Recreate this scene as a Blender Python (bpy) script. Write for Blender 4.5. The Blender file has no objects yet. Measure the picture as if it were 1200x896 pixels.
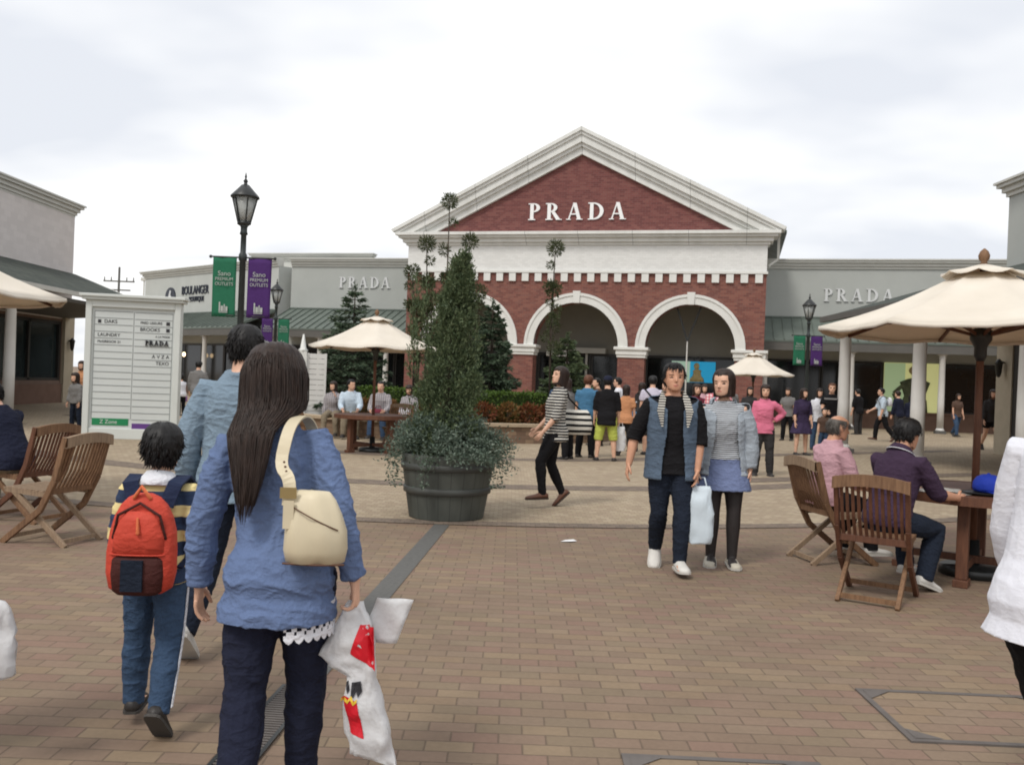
import bpy, bmesh, math, random
from mathutils import Vector, Matrix, noise
V = Vector
PI = math.pi
rad = math.radians
random.seed(7)
sc = bpy.context.scene
COL = sc.collection

# ------------------------------------------------------------------ camera model (photo pixels 1200x896)
CF, CR, CPI, CH = 1020.0, rad(2.2), -math.atan(2 / 1020.0), 1.5
_u0 = V((0, -math.sin(CPI), math.cos(CPI)))
CAM_F = V((0, math.cos(CPI), math.sin(CPI)))
CAM_R = V((1, 0, 0)) * math.cos(CR) + _u0 * math.sin(CR)
CAM_U = V((-1, 0, 0)) * math.sin(CR) + _u0 * math.cos(CR)
def ray(px, py):
    return CAM_R * (px - 600) + CAM_U * (448 - py) + CAM_F * CF
def G(px, py, z=0.0):
    d = ray(px, py); t = (z - CH) / d.z
    return V((d.x * t, d.y * t, z))
def P3(px, py, Y):
    d = ray(px, py); t = Y / d.y
    return V((d.x * t, Y, CH + d.z * t))

# ------------------------------------------------------------------ object helpers
def link(o, parent=None):
    COL.objects.link(o)
    if parent is not None: o.parent = parent
    return o
def tag(o, label=None, cat=None, group=None, kind=None):
    if label: o['label'] = label
    if cat: o['category'] = cat
    if group: o['group'] = group
    if kind: o['kind'] = kind
    return o
def empty(name, loc=(0, 0, 0), rz=0.0, label=None, cat=None, group=None):
    o = bpy.data.objects.new(name, None); link(o)
    o.location = loc; o.rotation_euler = (0, 0, rz); o.empty_display_size = .2
    return tag(o, label, cat, group)
def copy_tree(o, parent=None):
    c = o.copy(); link(c)
    if parent is not None: c.parent = parent
    for ch in list(o.children): copy_tree(ch, c)
    return c

class MB:
    """collects shapes; build() links them as ONE mesh object"""
    def __init__(s): s.v = []; s.f = []; s.m = []; s.sm = []
    def add(s, vs, fs, mi=0, smooth=False):
        b = len(s.v); s.v += [tuple(v) for v in vs]
        for f in fs: s.f.append(tuple(b + i for i in f)); s.m.append(mi); s.sm.append(smooth)
    def box(s, c, size, R=None, mi=0, taper=1.0):
        hx, hy, hz = size[0] / 2, size[1] / 2, size[2] / 2
        vs = []
        for z in (-1, 1):
            k = taper if z > 0 else 1.0
            for x, y in ((-1, -1), (1, -1), (1, 1), (-1, 1)): vs.append(V((x * hx * k, y * hy * k, z * hz)))
        if R is not None: vs = [R @ v for v in vs]
        vs = [v + V(c) for v in vs]
        s.add(vs, [(3, 2, 1, 0), (4, 5, 6, 7), (0, 1, 5, 4), (1, 2, 6, 5), (2, 3, 7, 6), (3, 0, 4, 7)], mi)
    def bb(s, x0, x1, y0, y1, z0, z1, mi=0):
        s.box(((x0 + x1) / 2, (y0 + y1) / 2, (z0 + z1) / 2), (abs(x1 - x0), abs(y1 - y0), abs(z1 - z0)), None, mi)
    def bar(s, a, b, w, h, up=(0, 0, 1), mi=0):
        a, b = V(a), V(b); t = (b - a); L = t.length; t.normalize()
        u = V(up); x = t.cross(u)
        if x.length < 1e-4: x = t.cross(V((1, 0, 0)))
        x.normalize(); z = x.cross(t)
        R = Matrix((x, t, z)).transposed()
        s.box((a + b) / 2, (w, L, h), R, mi)
    def loft(s, rings, mi=0, caps=True, smooth=True, closed=True):
        n = len(rings[0]); vs = [p for r in rings for p in r]; fs = []
        for i in range(len(rings) - 1):
            for j in range(n if closed else n - 1):
                k = (j + 1) % n
                fs.append((i * n + j, i * n + k, (i + 1) * n + k, (i + 1) * n + j))
        if caps:
            fs.append(tuple(range(n - 1, -1, -1))); e = (len(rings) - 1) * n
            fs.append(tuple(e + j for j in range(n)))
        s.add(vs, fs, mi, smooth)
    def tube(s, pts, rads, n=10, mi=0, rounded=True, hint=None, smooth=True, caps=True):
        """rads: floats or (ra, rb) with ra along hint"""
        pts = [V(p) for p in pts]; R = [(r, r) if not isinstance(r, (tuple, list)) else tuple(r) for r in rads]
        tg = []
        for i in range(len(pts)):
            a = pts[max(0, i - 1)]; b = pts[min(len(pts) - 1, i + 1)]
            t = (b - a); t.normalize(); tg.append(t)
        if rounded:
            r0, r1 = sum(R[0]) / 2, sum(R[-1]) / 2
            P = [pts[0] - tg[0] * r0 * .85, pts[0] - tg[0] * r0 * .5] + pts + [pts[-1] + tg[-1] * r1 * .5, pts[-1] + tg[-1] * r1 * .85]
            q = lambda r, f: (r[0] * f, r[1] * f)
            R = [q(R[0], .45), q(R[0], .85)] + R + [q(R[-1], .85), q(R[-1], .45)]
            tg = [tg[0]] * 2 + tg + [tg[-1]] * 2; pts = P
        h = V(hint) if hint is not None else (V((1, 0, 0)) if abs(tg[0].x) < .8 else V((0, 1, 0)))
        rings = []
        for p, t, (ra, rb) in zip(pts, tg, R):
            u = h - t * h.dot(t)
            if u.length < 1e-4: u = t.orthogonal()
            u.normalize(); w = t.cross(u); h = u if hint is None else h
            rings.append([p + u * ra * math.cos(2 * PI * j / n) + w * rb * math.sin(2 * PI * j / n) for j in range(n)])
        s.loft(rings, mi, caps, smooth)
    def lathe(s, prof, n=24, c=(0, 0, 0), mi=0, sx=1.0, sy=1.0, smooth=True, caps=True):
        c = V(c)
        s.loft([[c + V((r * sx * math.cos(2 * PI * j / n), r * sy * math.sin(2 * PI * j / n), z)) for j in range(n)] for r, z in prof], mi, caps, smooth)
    def prism(s, poly, y0, y1, mi=0):
        """poly of (x,z), extruded along y"""
        n = len(poly)
        vs = [(x, y0, z) for x, z in poly] + [(x, y1, z) for x, z in poly]
        fs = [tuple(range(n)), tuple(range(2 * n - 1, n - 1, -1))]
        for j in range(n):
            k = (j + 1) % n; fs.append((j, n + j, n + k, k))
        s.add(vs, fs, mi)
    def ell(s, c, r, R=None, n=14, m=9, mi=0):
        rings = []
        for i in range(m + 1):
            a = -PI / 2 + PI * (i + .02) / (m + .04)
            ring = []
            for j in range(n):
                b = 2 * PI * j / n
                p = V((r[0] * math.cos(a) * math.cos(b), r[1] * math.cos(a) * math.sin(b), r[2] * math.sin(a)))
                ring.append((R @ p if R is not None else p) + V(c))
            rings.append(ring)
        s.loft(rings, mi, True, True)
    def leaf(s, c, d, L, w, up=None, mi=0):
        """one small pointed leaf face"""
        c = V(c); d = V(d).normalized()
        u = d.cross(up if up is not None else V((random.uniform(-1, 1), random.uniform(-1, 1), random.uniform(-1, 1))))
        if u.length < 1e-3: u = d.orthogonal()
        u.normalize()
        s.add([c, c + d * L * .5 + u * w * .5, c + d * L, c + d * L * .5 - u * w * .5], [(0, 1, 2, 3)], mi)
    def mesh(s, name='m', mats=()):
        me = bpy.data.meshes.new(name); me.from_pydata(s.v, [], s.f)
        for m in mats: me.materials.append(m)
        me.polygons.foreach_set('material_index', s.m)
        me.polygons.foreach_set('use_smooth', s.sm)
        me.update()
        return me
    def build(s, name, mats, parent=None, loc=None, rz=None, bevel=0, fix=True):
        mats = mats if isinstance(mats, (list, tuple)) else [mats]
        me = s.mesh(name, mats)
        if fix:
            bm = bmesh.new(); bm.from_mesh(me); bmesh.ops.recalc_face_normals(bm, faces=bm.faces); bm.to_mesh(me); bm.free()
        o = bpy.data.objects.new(name, me); link(o, parent)
        if loc is not None: o.location = loc
        if rz is not None: o.rotation_euler = (0, 0, rz)
        if bevel:
            b = o.modifiers.new('bevel', 'BEVEL'); b.width = bevel; b.segments = 2; b.limit_method = 'ANGLE'; b.harden_normals = False
        return o

# ------------------------------------------------------------------ materials
class NT:
    def __init__(s, name):
        s.mat = bpy.data.materials.new(name); s.mat.use_nodes = True
        s.t = s.mat.node_tree; s.n = s.t.nodes; s.b = s.n['Principled BSDF']
    def new(s, typ, **kw):
        n = s.n.new(typ)
        for k, v in kw.items():
            if k.startswith('i_'): n.inputs[k[2:].replace('_', ' ')].default_value = v
            else: setattr(n, k, v)
        return n
    def l(s, a, b): s.t.links.new(a, b)
    def obj(s): return s.new('ShaderNodeTexCoord').outputs['Object']
    def mapped(s, scale=(1, 1, 1), src=None):
        m = s.new('ShaderNodeMapping'); m.inputs['Scale'].default_value = scale
        s.l(src or s.obj(), m.inputs['Vector']); return m.outputs['Vector']
    def noise(s, scale, detail=4, rough=.55, vec=None):
        n = s.new('ShaderNodeTexNoise'); n.inputs['Scale'].default_value = scale; n.inputs['Detail'].default_value = detail
        n.inputs['Roughness'].default_value = rough
        s.l(vec or s.obj(), n.inputs['Vector']); return n.outputs['Fac']
    def math(s, op, a, b=None, clamp=False):
        n = s.new('ShaderNodeMath', operation=op, use_clamp=clamp)
        for i, x in enumerate((a, b)):
            if x is None: continue
            if isinstance(x, (int, float)): n.inputs[i].default_value = x
            else: s.l(x, n.inputs[i])
        return n.outputs[0]
    def ramp(s, fac, stops, interp='LINEAR'):
        n = s.new('ShaderNodeValToRGB'); n.color_ramp.interpolation = interp
        e = n.color_ramp.elements
        while len(e) < len(stops): e.new(.5)
        for el, (p, c) in zip(e, stops): el.position = p; el.color = (c[0], c[1], c[2], 1)
        s.l(fac, n.inputs['Fac']); return n.outputs['Color']
    def mix(s, fac, a, b, blend='MIX'):
        n = s.new('ShaderNodeMix', data_type='RGBA', blend_type=blend)
        for k, x in ((0, fac), (6, a), (7, b)):
            if isinstance(x, (int, float)): n.inputs[k].default_value = x
            elif isinstance(x, (tuple, list)): n.inputs[k].default_value = (x[0], x[1], x[2], 1)
            else: s.l(x, n.inputs[k])
        return n.outputs[2]
    def bump(s, h, strength=.3, dist=.01):
        n = s.new('ShaderNodeBump'); n.inputs['Strength'].default_value = strength; n.inputs['Distance'].default_value = dist
        s.l(h, n.inputs['Height']); s.l(n.outputs['Normal'], s.b.inputs['Normal']); return n
    def set(s, col=None, rough=None, spec=None, metal=None):
        if col is not None:
            if isinstance(col, (tuple, list)): s.b.inputs['Base Color'].default_value = (col[0], col[1], col[2], 1)
            else: s.l(col, s.b.inputs['Base Color'])
        if rough is not None: s.b.inputs['Roughness'].default_value = rough
        if spec is not None: s.b.inputs['Specular IOR Level'].default_value = spec
        if metal is not None: s.b.inputs['Metallic'].default_value = metal
        return s.mat
def lin(r, g, b):
    f = lambda c: (c / 255 / 12.92) if c <= 10.3 else ((c / 255 + .055) / 1.055) ** 2.4
    return (f(r), f(g), f(b))
def sc3(c, k): return tuple(min(.95, x * k) for x in c)
_mc = {}
def plain(name, col, rough=.6, var=.12, scale=6, bump=.05, spec=.4, metal=0.0):
    if name in _mc: return _mc[name]
    t = NT(name); n = t.noise(scale, 5)
    c = t.ramp(n, [(.3, sc3(col, 1 - var)), (.7, sc3(col, 1 + var))])
    if bump: t.bump(t.noise(scale * 12, 3), bump, .003)
    _mc[name] = t.set(c, rough, spec, metal); return _mc[name]
def cloth(name, col, var=.14, fine=220, rough=.95, folds=0.25):
    """woven fabric: weave noise, faded areas and soft wrinkles"""
    if name in _mc: return _mc[name]
    y_ = .3 * col[0] + .59 * col[1] + .11 * col[2]; col = tuple((y_ + (c - y_) * .86) * .9 for c in col)
    t = NT(name)
    big = t.noise(5, 4); wv = t.noise(fine, 2, vec=t.mapped((1, 1, .35)))
    f = t.math('ADD', t.math('MULTIPLY', big, .6), t.math('MULTIPLY', wv, .4))
    c = t.ramp(f, [(.3, sc3(col, 1 - var)), (.7, sc3(col, 1 + var))])
    rd = lambda sc_, k, mp: t.math('SUBTRACT', 1.0, t.math('MULTIPLY', t.math('ABSOLUTE', t.math('SUBTRACT', t.noise(sc_, 3, .5, vec=t.mapped(mp)), .5)), k), True)
    cr = t.math('ADD', rd(7, 14, (1, 1, 1.9)), t.math('MULTIPLY', rd(15, 12, (1.3, 1, 1.4)), .5))
    wr = t.noise(9, 4, .5, vec=t.mapped((1, 1, 2.2)))
    t.bump(t.math('ADD', t.math('ADD', wr, t.math('MULTIPLY', cr, .27)), t.math('MULTIPLY', wv, .07)), folds * 1.1, .04)
    c = t.mix(t.math('MULTIPLY', cr, .09), c, sc3(col, 1.4))
    _mc[name] = t.set(c, rough, .2); return _mc[name]
def stripes(name, c1, c2, period, duty=.5, axis=2, jitter=.004):
    if name in _mc: return _mc[name]
    t = NT(name); sp = t.new('ShaderNodeSeparateXYZ'); t.l(t.obj(), sp.inputs[0])
    z = t.math('ADD', sp.outputs[axis], t.math('MULTIPLY', t.noise(6, 2), jitter * 4))
    fr = t.math('FRACT', t.math('DIVIDE', z, period))
    st = t.math('LESS_THAN', fr, duty)
    wr = t.noise(9, 5, .5, vec=t.mapped((1, 1, 2.2))); t.bump(wr, .25, .05)
    _mc[name] = t.set(t.mix(st, c1, c2), .95, .2); return _mc[name]
def plaid(name, base, c2, c3, p=.07):
    if name in _mc: return _mc[name]
    t = NT(name); sp = t.new('ShaderNodeSeparateXYZ'); t.l(t.obj(), sp.inputs[0])
    fx = t.math('LESS_THAN', t.math('FRACT', t.math('DIVIDE', sp.outputs[0], p)), .45)
    fz = t.math('LESS_THAN', t.math('FRACT', t.math('DIVIDE', sp.outputs[2], p)), .45)
    c = t.mix(t.math('MULTIPLY', fx, .7), base, c2); c = t.mix(t.math('MULTIPLY', fz, .6), c, c3)
    _mc[name] = t.set(c, .95, .2); return _mc[name]
def wood(name, a, b, scale=7, rough=.6, axis=2):
    if name in _mc: return _mc[name]
    t = NT(name); s = [1, 1, 1]; s[axis] = .12
    g = t.noise(scale * 9, 6, .6, vec=t.mapped(tuple(s))); big = t.noise(2.5, 3)
    c = t.ramp(t.math('ADD', t.math('MULTIPLY', g, .65), t.math('MULTIPLY', big, .35)), [(.32, a), (.68, b)])
    t.bump(g, .2, .004); _mc[name] = t.set(c, rough, .35); return _mc[name]
def bricks(name, cols, mortar, bw, bh, ms=.008, plane='xy', bump=.4, stain=.2, rough=.85, rot=0.0, spots=False):
    """running bond with a colour of its own for each brick"""
    t = NT(name); src = t.obj()
    mp = t.new('ShaderNodeMapping'); mp.inputs['Rotation'].default_value = (0, 0, rot); t.l(src, mp.inputs['Vector'])
    sp = t.new('ShaderNodeSeparateXYZ'); t.l(mp.outputs[0], sp.inputs[0])
    X = sp.outputs[0]; Y = sp.outputs[1] if plane == 'xy' else sp.outputs[2]
    if plane == 'wall': X = t.math('ADD', sp.outputs[0], sp.outputs[1])
    row = t.math('FLOOR', t.math('DIVIDE', Y, bh))
    off = t.math('MULTIPLY', t.math('MODULO', t.math('ABSOLUTE', row), 2.0), .5)
    xs = t.math('ADD', t.math('DIVIDE', X, bw), off)
    col = t.math('FLOOR', xs)
    cv = t.new('ShaderNodeCombineXYZ'); t.l(col, cv.inputs[0]); t.l(row, cv.inputs[1])
    wn = t.new('ShaderNodeTexWhiteNoise', noise_dimensions='2D'); t.l(cv.outputs[0], wn.inputs['Vector'])
    n = len(cols); c = t.ramp(wn.outputs['Value'], [(i / n, x) for i, x in enumerate(cols)], 'CONSTANT')
    # joints
    fx = t.math('FRACT', xs); fy = t.math('FRACT', t.math('DIVIDE', Y, bh))
    dx = t.math('MULTIPLY', t.math('MINIMUM', fx, t.math('SUBTRACT', 1.0, fx)), bw)
    dy = t.math('MULTIPLY', t.math('MINIMUM', fy, t.math('SUBTRACT', 1.0, fy)), bh)
    d = t.math('MINIMUM', dx, dy)
    d = t.math('ADD', d, t.math('MULTIPLY', t.math('SUBTRACT', t.noise(30, 2), .5), ms * .7))
    j = t.math('DIVIDE', d, ms, True)
    big = t.noise(.55, 5, .6); fine = t.noise(40, 3)
    med = t.noise(3.2, 4, .65)
    st = t.math('ADD', t.math('MULTIPLY', big, stain * 1.6), t.math('ADD', t.math('MULTIPLY', fine, stain), t.math('ADD', t.math('MULTIPLY', med, stain * 1.2), 1 - 1.9 * stain)))
    if spots:
        vo = t.new('ShaderNodeTexVoronoi'); vo.inputs['Scale'].default_value = 1.3; t.l(t.obj(), vo.inputs['Vector'])
        st = t.math('MULTIPLY', st, t.math('ADD', t.math('MULTIPLY', t.math('GREATER_THAN', t.math('ADD', vo.outputs['Distance'], t.math('MULTIPLY', fine, .02)), .035), .3), .7))
    cs = t.mix(1.0, c, st, 'MULTIPLY')
    full = t.mix(j, mortar, cs)
    h = t.math('ADD', j, t.math('MULTIPLY', fine, .25)); t.bump(h, bump, .006)
    return t.set(full, rough, .3)
def foliage(name, cols, rough=.6, trans=.25):
    if name in _mc: return _mc[name]
    t = NT(name); g = t.new('ShaderNodeNewGeometry')
    n = t.noise(1.6, 2)
    f = t.math('ADD', t.math('MULTIPLY', g.outputs['Random Per Island'], .65), t.math('MULTIPLY', n, .35))
    c = t.ramp(f, [(i / (len(cols) - 1) * .8 + .1, x) for i, x in enumerate(cols)])
    t.set(c, rough, .3)
    tr = t.new('ShaderNodeBsdfTranslucent'); t.l(c, tr.inputs['Color'])
    mx = t.new('ShaderNodeMixShader'); mx.inputs[0].default_value = trans
    t.l(t.b.outputs[0], mx.inputs[1]); t.l(tr.outputs[0], mx.inputs[2])
    t.l(mx.outputs[0], t.n['Material Output'].inputs['Surface'])
    _mc[name] = t.mat; return t.mat
def emit(name, col, k=1.0):
    t = NT(name); t.set(col, .5); t.b.inputs['Emission Color'].default_value = (*col, 1); t.b.inputs['Emission Strength'].default_value = k
    return t.mat
def text(body, size, mat, parent, name, loc, rot=(PI / 2, 0, 0), align='CENTER', extrude=.01, sx=1.0):
    cu = bpy.data.curves.new(name, 'FONT'); cu.body = body; cu.size = size; cu.align_x = align; cu.align_y = 'CENTER'; cu.extrude = extrude
    cu.resolution_u = 4
    o = bpy.data.objects.new('tmp_text', cu); COL.objects.link(o)
    dg = bpy.context.evaluated_depsgraph_get()
    me = bpy.data.meshes.new_from_object(o.evaluated_get(dg)); bpy.data.objects.remove(o)
    me.materials.clear(); me.materials.append(mat)
    r = bpy.data.objects.new(name, me); link(r, parent); r.location = loc; r.rotation_euler = rot; r.scale = (sx, 1, 1)
    return r
# ================================================================== SETTING
M = {}
M['brick'] = bricks('red_brick', [lin(127, 80, 71), lin(119, 74, 66), lin(134, 88, 77), lin(111, 70, 64), lin(124, 83, 75)], lin(126, 102, 92), .23, .085, .012, 'wall', .3, .12)
M['brickp'] = bricks('tympanum_brick', [lin(120, 72, 68), lin(112, 66, 63), lin(125, 79, 73), lin(106, 62, 60)], lin(118, 92, 87), .23, .085, .012, 'wall', .3, .12)
M['white'] = plain('white_painted_trim', (.70, .70, .665), .6, .05, 2.0, .04)
t = NT('seamed_white_trim'); sp = t.new('ShaderNodeSeparateXYZ'); t.l(t.obj(), sp.inputs[0])
ln = t.math('LESS_THAN', t.math('FRACT', t.math('DIVIDE', sp.outputs[0], 2.35)), .009)
gr0 = t.ramp(t.noise(1.1, 6, .7, vec=t.mapped((1.4, 1, .25))), [(.3, (.60, .60, .565)), (.62, (.72, .72, .69))])
M['seamed'] = t.set(t.mix(t.math('MULTIPLY', ln, .75), gr0, (.2, .2, .19)), .6, .4)
M['frieze'] = bricks('white_brick', [(.72, .72, .70), (.69, .69, .67), (.74, .74, .72)], (.62, .62, .60), .23, .085, .008, 'wall', .2, .06)
M['greywall'] = plain('grey_render', lin(168, 171, 167), .85, .05, .9, .08)
M['greytrim'] = plain('grey_cornice_paint', lin(194, 194, 188), .7, .05, 2, .03)
M['pinkwall'] = bricks('pale_painted_brick', [lin(206, 200, 197), lin(203, 197, 194), lin(209, 203, 200)], lin(198, 192, 189), .4, .2, .008, 'wall', .2, .08)
M['darkwall'] = plain('grey_soffit_paint', lin(150, 149, 142), .85, .06, 1.2, .04)  # one even grey for the hall's back wall and ceiling
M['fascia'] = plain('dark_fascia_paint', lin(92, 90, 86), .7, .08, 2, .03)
M['glass'] = plain('dark_shop_glass', (.012, .014, .015), .08, .2, .8, 0, .5)
M['glass2'] = plain('blue_black_shop_glass', (.02, .03, .032), .1, .2, .8, 0, .5)
M['frame'] = plain('bronze_window_frame', (.03, .028, .026), .45, .1, 4, .03)
M['stone'] = plain('brown_plinth', lin(112, 88, 76), .85, .12, 3, .1)
M['column'] = plain('white_column_paint', (.66, .65, .62), .5, .05, 3, .03)
M['cream'] = plain('cream_pilaster', lin(176, 165, 145), .8, .07, 3, .05)
M['brownwall'] = plain('brown_shop_wall', lin(116, 97, 86), .85, .1, 2, .08)
M['black'] = plain('black_iron', (.018, .02, .02), .4, .2, 5, .05, .5)
M['darkgreen'] = plain('dark_green_iron', (.022, .03, .03), .4, .2, 5, .05, .5)
def seam_metal(name, col, p=.42, axis=0):
    t = NT(name); sp = t.new('ShaderNodeSeparateXYZ'); t.l(t.obj(), sp.inputs[0])
    n = t.noise(1.2, 4); c = t.ramp(n, [(.3, sc3(col, .82)), (.7, sc3(col, 1.15))])
    return t.set(c, .5, .4)
M['metal'] = seam_metal('grey_green_metal_roof', lin(98, 107, 100))
M['shingle'] = bricks('dark_green_shingle', [lin(62, 68, 62), lin(54, 60, 55), lin(70, 75, 68)], lin(40, 44, 41), .3, .22, .015, 'xy', .4, .1)
M['pave'] = bricks('tan_brick_paving', [lin(130, 112, 95), lin(126, 108, 91), lin(133, 115, 96), lin(130, 107, 93), lin(125, 106, 90), lin(131, 112, 92), lin(127, 111, 93), lin(135, 117, 96), lin(130, 110, 94), lin(127, 108, 92), lin(128, 105, 91), lin(126, 110, 91)],
                   lin(100, 86, 73), .2, .1, .006, 'xy', .45, .26, spots=True)
M['beige'] = bricks('beige_sett_paving', [lin(158, 143, 120), lin(150, 134, 113), lin(164, 149, 127), lin(154, 138, 117)], lin(128, 114, 97), .1, .1, .006, 'xy', .4, .22)
M['band'] = bricks('grey_brown_band', [lin(118, 105, 93), lin(111, 99, 88), lin(124, 110, 97)], lin(92, 82, 74), .1, .1, .006, 'xy', .4, .2)
M['granite'] = plain('dark_grey_granite', lin(92, 91, 88), .7, .14, 30, .1)
M['granite_rough'] = plain('grey_metal_frame', lin(98, 92, 88), .6, .15, 8, .1)

def struct(name, mb, mat, loc=None, kind='structure'):
    return tag(mb.build(name, mat, None, loc), kind=kind)
# ground
g = MB(); g.add([(-300, -60, 0), (300, -60, 0), (300, 500, 0), (-300, 500, 0)], [(0, 1, 2, 3)]); struct('plaza_paving', g, M['pave'])
CC = V((-1.2, 23.2, 0))
def arc(R, a0, a1, n): return [V((CC.x + R * math.sin(a0 + (a1 - a0) * i / n), CC.y - R * math.cos(a0 + (a1 - a0) * i / n), 0)) for i in range(n + 1)]
front = arc(14.3, rad(-58), rad(62), 60)
front = [V((-300, front[0].y + .2, 0))] + front + [V((300, front[-1].y + .2, 0))]
g = MB(); n = len(front)
g.add([(p.x, p.y, .004) for p in front] + [(p.x, 500 if abs(p.x) > 200 else 60 + i * .001, .004) for i, p in enumerate(front)], [(i, i + 1, n + i + 1, n + i) for i in range(n - 1)])
struct('beige_plaza_ring', g, M['beige'])
def ringband(name, R0, R1, a0, a1, z, mat):
    o = arc(R1, a0, a1, 70); i_ = arc(R0, a0, a1, 70); m = MB(); k = len(o)
    m.add([(p.x, p.y, z) for p in o] + [(p.x, p.y, z) for p in i_], [(j, j + 1, k + j + 1, k + j) for j in range(k - 1)]); struct(name, m, mat)
ringband('grey_paving_band', 10.75, 11.25, rad(-80), rad(80), .008, M['band'])
ringband('grey_paving_band', 6.5, 7.0, rad(-80), rad(80), .008, M['band'])
ringband('grey_paving_band', 14.05, 14.3, rad(-40), rad(55), .0075, M['band'])
for X0, Y0, X1, Y1, w in [(3.6, 14.2, 9.5, 17.3, .5), (4.2, 19.0, 12.5, 24.5, .45), (-6.2, 19.2, -13.0, 25.6, .4)]:
    m = MB(); d = V((X1 - X0, Y1 - Y0, 0)).normalized(); p = V((-d.y, d.x, 0)) * w / 2
    a, b = V((X0, Y0, .0105)), V((X1, Y1, .0105)); m.add([a - p, b - p, b + p, a + p], [(0, 1, 2, 3)]); struct('grey_paving_band', m, M['band'])
# dark strip and drain
sa, sb = V((-1.075, 2.2, 0)), V((-.66, 8.9, 0)); d = (sb - sa).normalized(); p = V((d.y, -d.x, 0)) * .078
m = MB(); m.add([sa - p + V((0, 0, .005)), sa + p + V((0, 0, .005)), sb + p + V((0, 0, .005)), sb - p + V((0, 0, .005))], [(0, 1, 2, 3)]); struct('granite_strip', m, M['granite'])
gr = empty('drain_grate', sa + V((0, 0, .006)), math.atan2(-d.x, d.y), 'dark metal slot drain grate set in the grey granite strip', 'drain grate')
m = MB(); m.bb(-.085, -.068, 0, 1.95, 0, .008); m.bb(.068, .085, 0, 1.95, 0, .008); m.bb(-.068, .068, 1.94, 1.95, 0, .007); m.build('frame', M['black'], gr)
m = MB(); m.bb(-.068, .068, 0, 1.94, 0, .001); m.build('channel', plain('drain_dark', (.01, .01, .01), .9, .1), gr)
m = MB()
for i in range(76): m.bb(-.068, .068, .012 + i * .0255, .024 + i * .0255, .0012, .007)
m.build('grating', M['granite_rough'], gr)
def manhole(name, loc, w, l, label):
    r = empty(name, loc, rad(-1), label, 'access cover', 'paved access covers in the foreground')
    m = MB(); t = .03
    m.bb(0, w, 0, t, 0, .009); m.bb(0, w, -l, -l + t, 0, .009); m.bb(0, t, -l + t, 0, 0, .009); m.bb(w - t, w, -l + t, 0, 0, .009)
    m.build('frame', M['granite_rough'], r)
    for cx, cy, sx_, sy_ in ((t, 0, 1, -1), (w - t, 0, -1, -1), (t, -l + t, 1, 1), (w - t, -l + t, -1, 1)):
        m = MB(); m.add([(cx, cy, .0105), (cx + sx_ * .13, cy, .0105), (cx, cy + sy_ * .11, .0105)], [(0, 1, 2) if sx_ * sy_ > 0 else (0, 2, 1)])
        m.build('corner_plate', M['granite_rough'], r)
    m = MB(); m.bb(t, w - t, -l + t, 0, 0, .006); m.build('infill_paving', M['pave'], r)
manhole('access_cover', (1.80, 4.39, .0), .95, .62, 'square paved access cover with grey steel frame near the white shirted person')
manhole('access_cover', (.50, 3.50, .0), .80, .62, 'paved access cover cut by the bottom edge of the photo')
m = MB(); m.add([(-.07, -.05, .006), (.03, -.06, .012), (.09, .0, .007), (.06, .05, .014), (-.02, .04, .006)], [(0, 1, 2, 3, 4)])
tag(m.build('paper_scrap', plain('white_paper', (.8, .8, .8), .8, .03), None, G(665, 634)), 'small white scrap of paper lying on the brick paving', 'litter')

# ------------------------------------------------------------------ letters with serifs
def serif_word(word, h, mat, parent, name, cx, y, z0, track=.18):
    """front faces at -y; each glyph is built from strokes, each stroke a hair deeper than the last"""
    o = MB(); x = 0.0; D = [0]
    adv = {'P': .66, 'R': .86, 'A': .86, 'D': .86}
    def dep(): D[0] += .0015; return -.06 - (D[0] % .012)
    def bx(x0, x1, a, b): d = dep(); o.bb(x0 * h, x1 * h, d, 0, a * h, b * h)
    def bowl(cx_, cz, rx, rz, ix, iz):
        d = dep(); N = 14; pts = []
        for i in range(N + 1):
            a = -PI / 2 + PI * i / N; pts.append((cx_ + rx * math.cos(a), cz + rz * math.sin(a)))
        for i in range(N + 1):
            a = PI / 2 - PI * i / N; pts.append((cx_ + ix * math.cos(a), cz + iz * math.sin(a)))
        K = N + 1
        vs = [(px_ * h, d, pz * h) for px_, pz in pts] + [(px_ * h, 0, pz * h) for px_, pz in pts]; T = 2 * K; fs = []
        for i in range(N):
            j = T - 1 - i; fs += [(i, i + 1, j - 1, j), (T + j, T + j - 1, T + i + 1, T + i)]
        for i in range(T): k = (i + 1) % T; fs.append((i, T + i, T + k, k))
        o.add(vs, fs)
    def dia(xb, xt, w): 
        d = dep(); o.prism([(xb * h, 0), ((xb + w) * h, 0), ((xt + w) * h, h), (xt * h, h)], d, 0)
    tot = sum(adv[c] for c in word) + track * (len(word) - 1)
    x = -tot / 2
    for c in word:
        if c in 'PR':
            bx(x + .1, x + .29, 0, 1); bx(x, x + .3, .94, 1); bx(x, x + .39, 0, .06)
            bowl(x + .28, .735, .36, .265, .17, .2)
            if c == 'R': dia(x + .62, x + .34, .2) if False else o.prism([((x + .6) * h, 0), ((x + .84) * h, 0), ((x + .5) * h, .5 * h), ((x + .3) * h, .5 * h)], dep(), 0)
            if c == 'R': bx(x + .58, x + .9, 0, .05)
        if c == 'D':
            bx(x + .1, x + .29, 0, 1); bx(x, x + .3, .94, 1); bx(x, x + .3, 0, .06); bowl(x + .28, .5, .56, .5, .36, .43)
        if c == 'A':
            dia(x + .08, x + .36, .07); dia(x + .6, x + .33, .19); bx(x + .2, x + .66, .3, .37); bx(x - .02, x + .24, 0, .05); bx(x + .54, x + .88, 0, .05)
        x += adv[c] + track
    return o.build(name, mat, parent, (cx, y, z0))

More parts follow.
